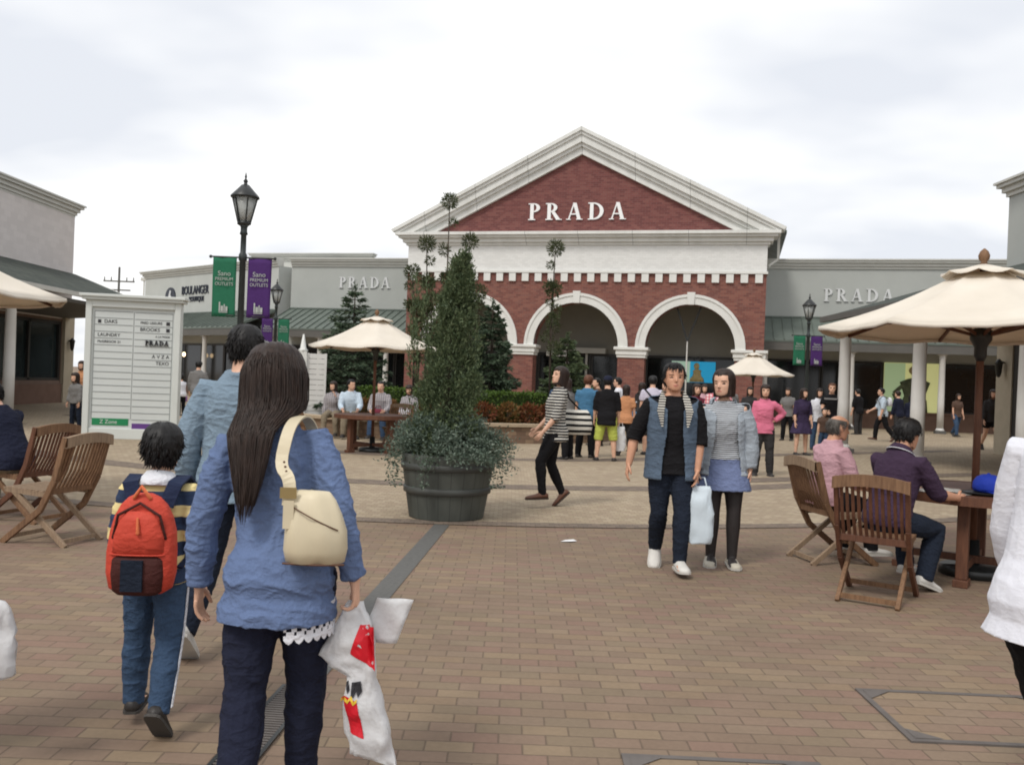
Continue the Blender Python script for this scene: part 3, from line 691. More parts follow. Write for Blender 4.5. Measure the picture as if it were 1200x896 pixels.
k = MB(); x0, x1, xm = .16, W_ - .16, W_ * .5
zs = [H_ - .22 - i * .137 for i in range(17)]
for i, z in enumerate(zs):
    k.bb(x0, xm - .02, -.066, -.06, z - .005, z + .005); k.bb(xm + .02, x1, -.066, -.06, z - .005 - .004, z + .001)
k.bb(x0, x0 + .008, -.065, -.06, zs[-1], zs[0]); k.bb(x1 - .008, x1, -.065, -.06, zs[-1], zs[0]); k.bb(xm - .005, xm + .005, -.064, -.06, zs[-1], zs[0])
k.build('ruling', M['rule'], dirb)
k = MB(); k.bb(x0 + .02, xm - .04, -.07, -.06, .28, .42); gbar = k.build('green_bar', plain('board_green', lin(24, 128, 80), .5, .04, 3, 0), dirb)
k = MB(); k.bb(xm + .03, x1 - .02, -.07, -.06, .2, .33); k.build('purple_bar', plain('board_purple', lin(96, 58, 130), .5, .04, 3, 0), dirb)
text('Z Zone', .11, M['board'], dirb, 'lettering', (x0 + .34, -.073, .35), extrude=.002)
def dline(s, i, side, size=.1, sx=1.0, dx=0):
    z = zs[i] + .067
    if side < 0: text(s, size, M['ink'], dirb, 'lettering', (x0 + .07 + dx, -.066, z), align='LEFT', extrude=.002, sx=sx)
    else: text(s, size, M['ink'], dirb, 'lettering', (x1 - .05 - dx, -.066, z), align='RIGHT', extrude=.002, sx=sx)
dline('DAKS', 2, -1, .1, 1, .12); dline('LAUNDRY', 4, -1, .095); dline('McGREGOR 21', 5, -1, .07)
dline('FRED LEISURE', 2, 1, .07, 1, .16); dline('BROOKS', 3, 1, .1, 1, .2); dline('A LA MODE', 4, 1, .055); dline('A V Z A', 7, 1, .1); dline('TEXO', 8, 1, .1)
serif_word('PRADA', .1, M['ink'], dirb, 'lettering', x1 - .3, -.03, zs[5] + .02, .12)
k = MB(); k.bb(x0 + .07, x0 + .13, -.068, -.06, zs[2] + .035, zs[2] + .1); k.bb(x1 - .13, x1 - .06, -.068, -.06, zs[2] + .03, zs[2] + .1); k.bb(x1 - .13, x1 - .06, -.068, -.06, zs[3] + .03, zs[3] + .1); k.build('icon', M['ink'], dirb)
# white slatted gate board behind the woman
q = G(361, 500); gb = empty('slatted_board', (-5.45, 22.6, 0), rad(12), 'white slatted board with a pointed post beside the spruce', 'board')
k = MB(); k.bb(-.1, .1, -.1, .1, 0, 2.05); k.lathe([(.12, 2.05), (.12, 2.1), (.08, 2.13), (.02, 2.5)], 4); k.build('post', M['white'], gb)
k = MB()
k.bb(.1, .16, -.04, .04, .2, 2.02); k.bb(.55, .61, -.04, .04, .2, 2.02)
for i in range(13): k.bb(.16, .55, -.03, .03, .25 + i * .136, .375 + i * .136)
k.build('slat_panel', M['column'], gb)

# umbrellas
def canvas_mat():
    t = NT('cream_canvas'); n = t.noise(2.0, 4); c = t.ramp(n, [(.3, (.76, .70, .60)), (.7, (.87, .81, .71))]); t.set(c, .9, .1)
    t.bump(t.noise(300, 2), .1, .002)
    tr = t.new('ShaderNodeBsdfTranslucent'); tr.inputs['Color'].default_value = (.62, .44, .24, 1)
    mx = t.new('ShaderNodeMixShader'); mx.inputs[0].default_value = .2
    t.l(t.b.outputs[0], mx.inputs[1]); t.l(tr.outputs[0], mx.inputs[2]); t.l(mx.outputs[0], t.n['Material Output'].inputs['Surface']); return t.mat
M['canvas'] = canvas_mat()
M['teak'] = wood('weathered_teak', lin(92, 66, 48), lin(140, 108, 80), 6, .7)
M['teak_grey'] = wood('grey_weathered_teak', lin(118, 98, 80), lin(158, 136, 112), 6, .75)
M['teak_dark'] = wood('dark_reddish_teak', lin(78, 50, 38), lin(112, 74, 54), 6, .6)
def canopy_mesh(R, zr, za, a0, sag=.05, n=8, m=7):
    k = MB(); S = 6
    rings = []
    for i in range(m + 1):
        t = i / m; ring = []
        for j in range(n * S):
            seg = j // S; u = (j % S) / S
            p0 = V((math.cos(a0 + 2 * PI * seg / n), math.sin(a0 + 2 * PI * seg / n), 0)); p1 = V((math.cos(a0 + 2 * PI * (seg + 1) / n), math.sin(a0 + 2 * PI * (seg + 1) / n), 0))
            p = p0.lerp(p1, u) * R * (.14 + .86 * t)
            z = za - .0 + (zr - za) * (t + .10 * math.sin(t * PI)) - sag * math.sin(PI * u) * (.15 + .85 * t) * .7 - sag * .3
            rings_w = .012 * math.sin(u * 12 + seg * 2) * t
            ring.append(V((p.x, p.y, z + rings_w * .5)))
        rings.append(ring)
    k.loft(rings, 0, False, True)
    # small hanging edge
    k.loft([rings[-1], [V((p.x * 1.004, p.y * 1.004, p.z - .035)) for p in rings[-1]]], 0, False, True)
    return k
def umbrella(loc, R, zr, za, a0, label):
    r = empty('parasol', loc, 0, label, 'parasol', 'cream parasols on the plaza')
    o = canopy_mesh(R, zr, za, a0).build('canopy', M['canvas'], r); s = o.modifiers.new('thick', 'SOLIDIFY'); s.thickness = .006
    k = MB(); n = 8; S = 6; rings = []
    for t in (0.1, .55, 1.0):
        ring = []
        for j in range(n * S):
            a = a0 + 2 * PI * j / (n * S); u = (j % S) / S
            sc_ = abs(math.cos(PI * u)) if t == 1 else 0
            ring.append(V((R * .25 * t * math.cos(a), R * .25 * t * math.sin(a), za + .075 - .1 * t - .035 * sc_ + (.02 if t == 1 else 0))))
        rings.append(ring)
    k.loft(rings, 0, False, True); v = k.build('vent_cap', M['canvas'], o); s = v.modifiers.new('thick', 'SOLIDIFY'); s.thickness = .006
    k = MB(); k.lathe([(.03, za + .05), (.042, za + .06), (.022, za + .085), (.042, za + .11), (.046, za + .14), (.032, za + .175), (.006, za + .20)], 12); k.build('finial', M['teak'], r)
    k = MB(); k.lathe([(.03, 0.0), (.03, za + .03)], 12); k.build('pole', M['teak_dark'], r)
    k = MB(); k.lathe([(.035, zr - .28), (.05, zr - .24), (.05, zr - .16), (.085, zr - .1), (.09, zr - .02), (.05, zr)], 12); k.build('hub', M['black'], r); k = MB(); k.lathe([(.033, za - .1), (.07, za - .06), (.07, za - .02), (.034, za)], 12); k.build('crown_ring', M['black'], r)
    for j in range(8):
        a = a0 + 2 * PI * j / 8; c, s_ = math.cos(a), math.sin(a)
        pr = lambda t: V((R * t * c, R * t * s_, za + (zr - za) * (t + .09 * math.sin(t * PI)) - .045))
        k = MB(); k.bar(pr(.04), pr(.5), .02, .03); k.bar(pr(.5), pr(.985), .02, .03); rb = k.build('rib', M['teak_dark'], r)
        k = MB(); k.bar((.06 * c, .06 * s_, zr - .06), pr(.55), .016, .024); k.build('strut', M['teak_dark'], rb)
    k = MB(); k.lathe([(.26, 0), (.26, .06), (.24, .08), (.06, .09), (.05, .3), (.04, .3)], 20); k.build('base', M['black'], r)
    return r
umbrella((3.98, 7.42, 0), 1.32, 2.10, 2.58, rad(168), 'large near cream parasol over the table at the right edge')
umbrella((-2.70, 17.1, 0), 1.29, 2.07, 2.60, rad(10), 'cream parasol over the wooden table left of the tub planter')
umbrella((7.75, 28, 0), 1.26, 2.03, 2.64, rad(20), 'far cream parasol in front of the right arch behind the couple')
umbrella((-6.1, 8.9, 0), 1.4, 2.2, 2.76, rad(12), 'cream parasol cut by the left edge of the photo')

# tables
def table(loc, rz, R, label):
    r = empty('garden_table', loc, rz, label, 'table', 'round wooden garden tables')
    k = MB(); h = .73
    for i in range(11):
        y0 = -R + i * 2 * R / 11 + .004; y1 = -R + (i + 1) * 2 * R / 11 - .004; w = lambda y: math.sqrt(max(0, (R * .96) ** 2 - y * y))
        ym = (y0 + y1) / 2; a_, b_ = w(y0), w(y1)
        k.add([(-a_, y0, h - .03), (a_, y0, h - .03), (b_, y1, h - .03), (-b_, y1, h - .03), (-a_, y0, h), (a_, y0, h), (b_, y1, h), (-b_, y1, h)], [(3, 2, 1, 0), (4, 5, 6, 7), (0, 1, 5, 4), (1, 2, 6, 5), (2, 3, 7, 6), (3, 0, 4, 7)])
    k.build('table_top', M['teak_dark'], r)
    k = MB(); N = 32; prof = [(R * .93, h - .07), (R, h - .07), (R, h + .004), (R * .93, h + .004)]
    rg = [[V((q_ * math.cos(2 * PI * j / N), q_ * math.sin(2 * PI * j / N), z)) for q_, z in prof] for j in range(N)]
    k.loft(rg + [rg[0]], 0, False, False); k.build('rim', M['teak_dark'], r)
    for j in range(4):
        a = PI / 4 + j * PI / 2; c, s = math.cos(a) * R * .72, math.sin(a) * R * .72
        k = MB(); k.box((c, s, .365), (.085, .085, .61), Matrix.Rotation(a, 3, 'Z')); k.box((c, s, .03), (.17, .11, .06), Matrix.Rotation(a, 3, 'Z')); k.build('leg', M['teak_dark'], r, bevel=.006)
    k = MB()
    for a in (PI / 4, 3 * PI / 4):
        c, s = math.cos(a) * R * .72, math.sin(a) * R * .72; z = .14 if a < 1 else .145
        k.bar((-c, -s, z), (c, s, z), .05, .06); k.bar((-c, -s, .63 + z * .1), (c, s, .63 + z * .1), .05, .05)
    k.build('stretcher', M['teak_dark'], r)
    return r
table((3.95, 7.38, 0), rad(10), .74, 'round wooden table at the right with paper and a blue cap on it')
table((-2.72, 17.1, 0), rad(5), .74, 'round wooden table under the middle parasol')

# folding chairs, facing +Y
def chair_parts(mat, mat2, slats=11):
    r = bpy.data.objects.new('folding_chair', None); link(r)
    W = .24
    for s in (-1, 1):
        k = MB(); pts = [(s * W, -.345, .90), (s * W, -.25, .55), (s * W, -.12, .30), (s * W, .26, .0)]
        for p, q in zip(pts, pts[1:]): k.bar(p, (q[0], q[1] + (V(q) - V(p)).normalized().y * .01, q[2]), .032, .05, (0, 1, 0))
        k.build('stile', mat, r, bevel=.004)
    for s in (-1, 1):
        k = MB(); k.bar((s * (W - .038), .22, .45), (s * (W - .038), -.34, .0), .03, .045, (0, 1, 0)); k.build('leg', mat2, r, bevel=.004)
        k = MB(); k.bar((s * (W - .036), -.17, .415), (s * (W - .036), .28, .44), .03, .04); k.build('seat_rail', mat2, r)
    k = MB(); N = 9; pr = []
    for i in range(N + 1):
        u = -1 + 2 * i / N; x = u * (W + .02); z = .90 + .035 * (1 - u * u); y = -.362 - .03 * (1 - u * u) ; pr.append((x, y, z))
    for p, q in zip(pr, pr[1:]):
        k.add([(p[0], p[1] + dy, p[2] + dz) for dy, dz in ((-.02, -.085), (.018, -.085), (.018, 0), (-.02, 0))] + [(q[0], q[1] + dy, q[2] + dz) for dy, dz in ((-.02, -.085), (.018, -.085), (.018, 0), (-.02, 0))], [(0, 1, 5, 4), (1, 2, 6, 5), (2, 3, 7, 6), (3, 0, 4, 7)])
    k.build('top_rail', mat2, r)
    k = MB(); k.bar((-W, -.2, .45), (W, -.2, .45), .03, .05); k.build('back_rail', mat, r, bevel=.004)
    k = MB()
    for i in range(slats):
        x = -W + .04 + i * (2 * W - .08) / (slats - 1); b_ = .03 * (1 - (x / W) ** 2)
        k.bar((x, -.357 - b_, .87), (x, -.27 - b_, .62), .022, .012, (0, 1, 0)); k.bar((x, -.27 - b_, .62), (x, -.2, .46), .022, .012, (0, 1, 0))
    k.build('back_slats', mat, r)
    k = MB()
    for i in range(8):
        y = -.155 + i * .06; k.bar((-W + .02, y, .44 + .025 * (y + .17)), (W - .02, y, .44 + .025 * (y + .17)), .05, .016)
    k.build('seat', mat2, r)
    for w_, y_, z_ in ((W, .2, .055), (W - .05, -.29, .04)): k = MB(); k.bar((-w_, y_, z_), (w_, y_, z_), .02, .035); k.build('crossbar', mat2, r)
    return r
ch0 = chair_parts(M['teak_dark'], M['teak']); ch1 = chair_parts(M['teak'], M['teak_grey'])
used = set()
def chair(src, x, y, rz, label):
    o = src if src.name not in used else copy_tree(src); used.add(src.name)
    o.location = (x, y, 0); o.rotation_euler = (0, 0, rad(rz)); tag(o, label, 'chair', 'wooden folding chairs on the plaza'); return o
chair(ch0, 2.76, 6.46, -33, 'dark wooden folding chair seen from behind under the man in the purple polo shirt')
chair(ch1, 2.95, 7.82, -78, 'wooden folding chair under the balding man in the pink shirt')
chair(ch1, -3.86, 7.38, 74, 'empty wooden folding chair nearest on the left, its slatted back leaning right')
chair(ch0, -4.62, 8.35, 72, 'wooden folding chair at the left edge under the man in navy')
chair(ch1, -3.9, 16.7, -40, 'weathered chair left of the table under the middle parasol')
chair(ch1, -2.35, 18.0, 170, 'orange brown chair behind the table under the middle parasol')

# things on the right table
k = MB()
for i, (cx, cy, w, l, a) in enumerate(((3.48, 7.02, .3, .36, .4), (3.60, 7.12, .26, .34, -.2))):
    R_ = Matrix.Rotation(a, 3, 'Z'); rows = []
    for u in range(5): rows.append([V((cx, cy, .741 + i * .006 + .006 * math.sin(u * 1.3))) + R_ @ V(((u / 4 - .5) * w, (v_ / 4 - .5) * l, 0)) for v_ in range(5)])
    k.add([p for q in rows for p in q], [(u * 5 + v_, u * 5 + v_ + 1, u * 5 + 6 + v_, u * 5 + 5 + v_) for u in range(4) for v_ in range(4)])
o = k.build('newspaper', plain('newsprint', lin(176, 174, 168), .8, .25, 25, 0)); tag(o, 'crumpled newspaper sheets lying on the right table', 'newspaper'); s = o.modifiers.new('t', 'SOLIDIFY'); s.thickness = .002
k = MB(); k.loft([[V((3.93 + .3 * math.cos(2 * PI * j / 28) * q_, 6.97 + .17 * math.sin(2 * PI * j / 28) * q_, z)) for j in range(28)] for q_, z in ((.9, .738), (1, .752), (1, .756), (.94, .75))], 0, True, False)
tag(k.build('serving_tray', plain('black_tray', (.02, .022, .022), .4, .1, 4, 0)), 'black oval tray on the right table under the blue cap', 'tray')
cap = empty('baseball_cap', (3.86, 7.0, .757), rad(200), 'bright blue cap lying on the tray on the right table', 'cap')
blue = cloth('bright_blue_cotton', lin(24, 58, 178), .1, 200, .7, .2)
k = MB(); k.lathe([(.1, 0), (.108, .03), (.104, .075), (.08, .115), (.045, .135), (.01, .14)], 20, (0, 0, 0), 0, 1, 1.12); k.ell((0, 0, .142), (.012, .012, .008)); k.build('crown', blue, cap)
k = MB(); rows = []
for j in range(9):
    t_ = -1 + 2 * j / 8; rows.append([V((.09 * t_, .1 + .0 - .05 * t_ * t_, .008)), V((.085 * t_, .19 - .06 * t_ * t_, .002 + .0))])
k.add([p for q in rows for p in q] , [(2 * j, 2 * j + 2, 2 * j + 3, 2 * j + 1) for j in range(8)], 0, True); o = k.build('visor', blue, cap); s = o.modifiers.new('t', 'SOLIDIFY'); s.thickness = .004

# ================================================================== PLANTING
F_con = foliage('conifer_foliage', [(.04, .06, .03), (.08, .115, .055), (.125, .165, .08), (.18, .21, .11)])
F_spr = foliage('spruce_foliage', [(.03, .05, .03), (.055, .085, .05), (.088, .125, .075), (.13, .165, .105)])
F_olive = foliage('olive_foliage', [(.04, .055, .024), (.07, .085, .035), (.10, .115, .05)])
F_grey = foliage('grey_green_foliage', [(.055, .085, .062), (.10, .14, .105), (.155, .20, .155), (.24, .28, .23)], .8)
F_hedge = foliage('bright_hedge_foliage', [(.045, .085, .012), (.075, .13, .02), (.11, .18, .03)])
F_red = foliage('red_shrub_foliage', [(.10, .028, .015), (.17, .045, .022), (.2, .085, .03), (.07, .075, .025)])
F_or = foliage('orange_shrub_foliage', [(.14, .065, .02), (.2, .095, .03), (.09, .085, .03)])
M['bark'] = plain('bark', (.06, .045, .033), .9, .3, 14, .4)
M['soil'] = plain('dark_soil', (.03, .022, .017), 1, .3, 12, .5)
def up_hint(v): return None
def spruce(loc, h, R, label, seed, leaves=11000, F=F_spr):
    rn = random.Random(seed); r = empty('spruce_tree', loc, 0, label, 'tree', 'spruce trees in the raised bed')
    k = MB(); k.tube([(0, 0, 0), (.01, 0, h * .5), (0, .01, h)], [.07, .045, .008], 8, rounded=False); k.build('trunk', M['bark'], r)
    k = MB(); nl = int(h / .17); per = leaves // (nl * 8)
    for i in range(nl):
        z = h * (.06 + .92 * i / nl); rr = R * (1 - i / nl) ** .8 + .05
        nb = 9 if i < nl * .8 else 5
        for b in range(nb):
            a = rn.uniform(0, 2 * PI); L = rr * rn.uniform(.7, 1.15); drop = -.18 * L * rn.uniform(.5, 1.4); tip = rn.uniform(.02, .1)
            base = V((0, 0, z)); dv_ = V((math.cos(a), math.sin(a), 0)); sd = V((-dv_.y, dv_.x, 0))
            pt = lambda t: base + dv_ * L * t + V((0, 0, drop * t + tip * t * t * t))
            k.tube([pt(0), pt(.5), pt(.9)], [.012, .008, .003], 4, 0, False)
            cnt = max(5, int(per * (L / R + .25)))
            for q_ in range(cnt):
                t = rn.uniform(.12, 1.0) ** .8; wv = (1 - t) * .28 * L + .04
                p = pt(t) + sd * rn.uniform(-wv, wv) + V((0, 0, rn.uniform(-.05, .03)))
                k.leaf(p, dv_ * rn.uniform(.4, 1) + sd * rn.uniform(-.9, .9) + V((0, 0, rn.uniform(-.5, .35))), rn.uniform(.10, .19), rn.uniform(.035, .06), mi=1)
    for q_ in range(60): k.leaf(V((rn.gauss(0, .03), rn.gauss(0, .03), h * rn.uniform(.9, 1.0))), V((rn.gauss(0, .6), rn.gauss(0, .6), 1)), .1, .03, mi=1)
    k.build('crown', [M['bark'], F], r, fix=False); return r
BZ = .42
spruce((-4.42, 24.0, BZ), 3.55, 1.5, 'dark spruce with a bare leader behind the middle parasol', 3)
spruce((-.62, 24.6, BZ), 3.35, .95, 'narrow dark spruce standing before the left arch pier', 4)
spruce((1.55, 25.0, BZ), 2.5, 1.05, 'low broad spruce in the middle arch behind the striped woman', 5, F=F_con)
def sapling(loc, h, label, seed, stems=1, lean=0):
    rn = random.Random(seed); r = empty('tufted_sapling', loc, 0, label, 'tree', 'tall tufted saplings in the raised bed')
    k = MB(); kc = MB()
    for s in range(stems):
        ox, hh = (rn.uniform(-.25, .25) if s else 0), h * (1 if s == 0 else rn.uniform(.6, .85)); top = V((ox * 1.6 + lean, rn.uniform(-.1, .1), hh))
        mid = V((ox + lean * .4 + rn.uniform(-.06, .06), 0, hh * .55))
        k.tube([(ox * .3, 0, 0), mid, top], [.035, .025, .012], 6, 0, False)
        for c_, rr, cnt in [(top, .27, 520), (mid.lerp(top, .78), .13, 110), (mid.lerp(top, .5), .2, 220), (mid.lerp(top, .2), .2, 160), (mid, .24, 200)]:
            cc = V(c_) + (V((rn.uniform(-.12, .12), rn.uniform(-.12, .12), 0)) if c_ is not top else V((0, 0, 0)))
            for q_ in range(cnt):
                dv_ = V((rn.gauss(0, 1), rn.gauss(0, 1), rn.gauss(0, 1))).normalized(); kc.leaf(cc + dv_ * rr * rn.random() ** .5 * .8, dv_ + V((0, 0, .3)), rn.uniform(.06, .11), rn.uniform(.02, .035))
    k.build('trunk', M['bark'], r); kc.build('crown', F_olive, r, fix=False); return r
sapling((-1.92, 24.2, BZ), 6.0, 'tallest tufted sapling rising before the pediment at the left', 11, 2)
sapling((-2.35, 23.6, BZ), 4.7, 'shorter double stemmed sapling left of the tallest one', 12, 3, -.1)
sapling((-2.75, 24.4, BZ), 4.0, 'leaning short sapling with olive tufts beside the parasol', 13, 3, -.15)
sapling((-1.45, 24.9, BZ), 5.0, 'sapling half hidden behind the planter conifer', 14, 2, .1)
sapling((1.08, 24.4, BZ), 4.85, 'lone tufted sapling before the middle arch', 15, 2)

# raised bed
bed = empty('raised_bed', (-1.8, 24.0, 0), 0, 'low round brick wall of the raised planting bed with a pale coping', 'raised bed')
def oval(rx, ry, z, n=72): return [V((rx * math.cos(2 * PI * j / n), ry * math.sin(2 * PI * j / n), z)) for j in range(n)]
k = MB(); k.loft([oval(4.55, 3.5, 0), oval(4.55, 3.5, .4), oval(4.25, 3.2, .4), oval(4.25, 3.2, 0)], 0, False, False)
k.build('wall', bricks('bed_wall_stone', [lin(134, 112, 92), lin(122, 100, 84), lin(145, 122, 100)], lin(100, 86, 74), .3, .1, .01, 'wall', .4, .2), bed, fix=True)
k = MB(); k.loft([oval(4.62, 3.57, .4), oval(4.62, 3.57, .47), oval(4.2, 3.15, .47), oval(4.2, 3.15, .4)], 0, False, False); k.build('coping', plain('coping_stone', lin(172, 154, 130), .8, .1, 4, .1), bed)
k = MB(); k.loft([oval(4.24, 3.19, .40), oval(.05, .05, .45)], 0, True, False); k.build('soil', M['soil'], bed)
def leafball(k, c, r, n, L, w, rn, mi=0, up=.3):
    for q_ in range(n):
        d_ = V((rn.gauss(0, 1), rn.gauss(0, 1), rn.gauss(0, 1))).normalized(); p = V((d_.x * r[0], d_.y * r[1], d_.z * r[2])) * rn.uniform(.55, 1.03)
        k.leaf(V(c) + p, d_ + V((rn.gauss(0, .5), rn.gauss(0, .5), up)), L * rn.uniform(.7, 1.3), w * rn.uniform(.7, 1.2), mi=mi)
rn = random.Random(5)
# hedge
for j, (a0, a1, lb) in enumerate(((rad(-84), rad(-40), 'bright green clipped hedge beside the striped woman'), (rad(-125), rad(-86), 'clipped hedge strip hidden behind the tub planter and seated people'))):
    hd = empty('clipped_hedge', (-1.8, 24, BZ), 0, lb, 'hedge', 'clipped hedge strips in the raised bed')
    k = MB()
    for i in range(3600):
        a = rn.uniform(a0, a1); rr = rn.uniform(.62, .75); top = rn.random() < .5
        z = .74 + rn.gauss(0, .022) if top else rn.uniform(.05, .76)
        rr = rr if top else rn.choice((.62, .75)) + rn.gauss(0, .008)
        p = V((4.3 * rr * math.cos(a) * 1.12, 3.3 * rr * math.sin(a) * 1.12, z)); k.leaf(p, V((rn.gauss(0, 1), rn.gauss(0, 1), .7)), .07, .04)
    k.build('foliage', F_hedge, hd, fix=False)
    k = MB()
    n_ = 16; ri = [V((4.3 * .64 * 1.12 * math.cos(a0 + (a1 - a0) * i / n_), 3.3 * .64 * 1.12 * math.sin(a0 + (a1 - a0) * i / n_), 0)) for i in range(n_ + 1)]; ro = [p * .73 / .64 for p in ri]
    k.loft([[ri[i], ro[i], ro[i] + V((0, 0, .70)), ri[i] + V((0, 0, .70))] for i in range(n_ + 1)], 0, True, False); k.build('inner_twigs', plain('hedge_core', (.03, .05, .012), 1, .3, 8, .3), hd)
# red and orange shrubs along the front
shr = ['deep red shrub', 'rust red shrub', 'orange leaved shrub', 'red and green shrub', 'mottled orange shrub', 'dull red shrub', 'golden orange shrub', 'yellowish orange shrub', 'brown orange shrub', 'russet shrub']
wh = ['beside the striped woman at the bed rim', 'under the bright hedge', 'in the middle of the visible bed rim', 'next to the planter conifer', 'just right of the tub planter', 'behind the tub planter', 'behind the seated woman with the white bag', 'behind the seated plaid shirt', 'behind the seated white shirt', 'at the left end of the bed by the slatted board']
for i in range(10):
    a = rad(-47 - i * 8.6); q_ = V((-1.8 + 4.0 * math.cos(a), 24 + 2.97 * math.sin(a), BZ))
    s_ = empty('flowering_shrub', q_, 0, shr[i] + ' ' + wh[i], 'shrub', 'red and orange shrubs along the bed rim')
    k = MB(); leafball(k, (0, 0, .25), (.27, .24, .27), 420, .085, .045, rn); leafball(k, (rn.uniform(-.12, .12), 0, .34), (.14, .14, .2), 140, .08, .04, rn)
    k.build('foliage', (F_or if i in (2, 4, 6, 7, 8) else F_red), s_, fix=False)
    k = MB()
    for b in range(5): k.tube([(0, 0, 0), (rn.uniform(-.15, .15), rn.uniform(-.15, .15), .35)], [.012, .005], 4, 0, False)
    k.build('stem', M['bark'], s_)

# tub planter
TB = V((-.66, 9.46, 0))
tub = empty('tub_planter', TB, 0, 'big dark grey barrel tub standing on the paving at the strip end', 'planter')
t = NT('dark_grey_barrel'); sp_ = t.new('ShaderNodeSeparateXYZ'); t.l(t.obj(), sp_.inputs[0])
ang = t.math('ARCTAN2', sp_.outputs[1], sp_.outputs[0]); fr = t.math('FRACT', t.math('MULTIPLY', ang, 22 / (2 * PI))); gr_ = t.math('LESS_THAN', fr, .05)
n1 = t.noise(3.5, 5, vec=t.mapped((1, 1, .3))); c_ = t.ramp(n1, [(.3, lin(66, 69, 65)), (.7, lin(92, 95, 89))]); c_ = t.mix(t.math('MULTIPLY', gr_, .6), c_, lin(40, 42, 40))
t.bump(t.math('ADD', t.math('MULTIPLY', gr_, -1), t.math('MULTIPLY', t.noise(60, 3, vec=t.mapped((1, 1, .1))), .3)), .35, .01); M['barrel'] = t.set(c_, .7, .3)
k = MB(); k.lathe([(.40, 0), (.405, .02), (.475, .44), (.50, .64), (.50, .69), (.45, .69), (.43, .56)], 44); k.build('barrel', M['barrel'], tub)
k = MB()
for z, r_ in ((.31, .457), (.56, .492)): k.lathe([(r_, z - .035), (r_ + .016, z - .03), (r_ + .019, z + .03), (r_ + .004, z + .036)], 44, caps=False)
k.build('hoop', plain('dark_hoop', lin(72, 74, 71), .55, .1, 3, .05), tub)
k = MB(); k.lathe([(.44, .61), (.02, .66)], 30, caps=False); k.build('soil', M['soil'], tub)
# conifer in the tub
con = empty('columnar_conifer', TB + V((-.06, 0, .62)), 0, 'columnar dark green conifer growing in the tub planter', 'tree')
k = MB(); k.tube([(0, 0, 0), (.03, 0, 1.0), (.14, 0, 2.25)], [.05, .035, .008], 8, 0, False); k.build('trunk', M['bark'], con)
k = MB(); rn = random.Random(21)
def rad_at(z):
    t_ = z / 2.25
    return .30 * (1 - t_) ** .7 * (1 if t_ > .1 else .9) + .025
clumps = []
for i in range(430):
    z = 2.2 * rn.random() ** 1.15; a = rn.uniform(0, 2 * PI); R_ = rad_at(z) * rn.choice((.55, .8, 1.0, 1.0, 1.12, 1.3)); clumps.append((z, a, R_, rn.uniform(.05, .11) * (1.1 - z / 4)))
for z, a, R_, cr in clumps:
    cx = .03 + .05 * z * z / 2.2; c0 = V((cx + R_ * math.cos(a), R_ * math.sin(a), z)); out = V((math.cos(a) * .5, math.sin(a) * .5, 1.0 + rn.gauss(0, .3)))
    for q_ in range(74):
        p = c0 + V((rn.gauss(0, cr * .55), rn.gauss(0, cr * .55), rn.gauss(0, cr * .9)))
        k.leaf(p, out + V((rn.gauss(0, .7), rn.gauss(0, .7), rn.gauss(0, .5))), rn.uniform(.025, .06), rn.uniform(.010, .02))
for i in range(34):   # loose shoots on the left and at the top
    a = rn.uniform(PI * .65, PI * 1.35); z = rn.uniform(.75, 1.65); p0 = V((rn.uniform(.3, .42) * math.cos(a), .25 * math.sin(a), z)); H0 = rn.uniform(.15, .5)
    if i % 3 == 0: z = rn.uniform(1.5, 2.1); p0 = V((.03 + .023 * z * z + rn.gauss(0, .07), rn.gauss(0, .06), z)); H0 = rn.uniform(.1, .28)
    k.tube([p0, p0 + V((-.03, 0, H0))], [.004, .002], 4, 0, False)
    for q_ in range(40):
        u = rn.random(); p = p0 + V((-.03 * u + rn.gauss(0, .018), rn.gauss(0, .018), H0 * u)); k.leaf(p, V((rn.gauss(0, .5), rn.gauss(0, .5), 1)), .05, .014)
k.build('crown', F_con, con, fix=False)
# grey-green spreading plant
gp = empty('spreading_plant', TB + V((0, 0, .66)), 0, 'grey green spreading plant spilling over the rim of the tub', 'plant')
k = MB(); ks = MB()
for i in range(330):
    a = rn.uniform(0, 2 * PI); R_ = .74 * rn.random() ** .55; zt = .34 * (1 - (R_ / .85) ** 2) + rn.uniform(-.1, .14) - (.16 * rn.random() if R_ > .5 else 0)
    tip = V((R_ * math.cos(a), R_ * math.sin(a), zt)); b0 = V((.25 * math.cos(a) * rn.random(), .25 * math.sin(a) * rn.random(), .0))
    ks.tube([b0, b0.lerp(tip, .6) + V((0, 0, .08)), tip], [.007, .005, .003], 4, 0, False)
    for q_ in range(60):
        u = rn.uniform(.3, 1.08); p = b0.lerp(tip, u) + V((rn.gauss(0, .035), rn.gauss(0, .035), .08 * math.sin(u * PI) + rn.gauss(0, .03))); k.leaf(p, V((rn.gauss(0, 1), rn.gauss(0, 1), rn.gauss(.5, .7))), rn.uniform(.028, .055), rn.uniform(.012, .022))
for a in (rad(200), rad(215), rad(-20), rad(-35), rad(250)):
    b0 = V((.62 * math.cos(a), .6 * math.sin(a), .02))
    for q_ in range(60): k.leaf(b0 + V((rn.gauss(0, .03), rn.gauss(0, .03), -.32 * rn.random())), V((rn.gauss(0, 1), rn.gauss(0, 1), -.4)), .045, .022)
k.build('foliage', F_grey, gp, fix=False); ks.build('stem', plain('green_stem', (.05, .07, .04), .8, .2, 6, 0), gp)
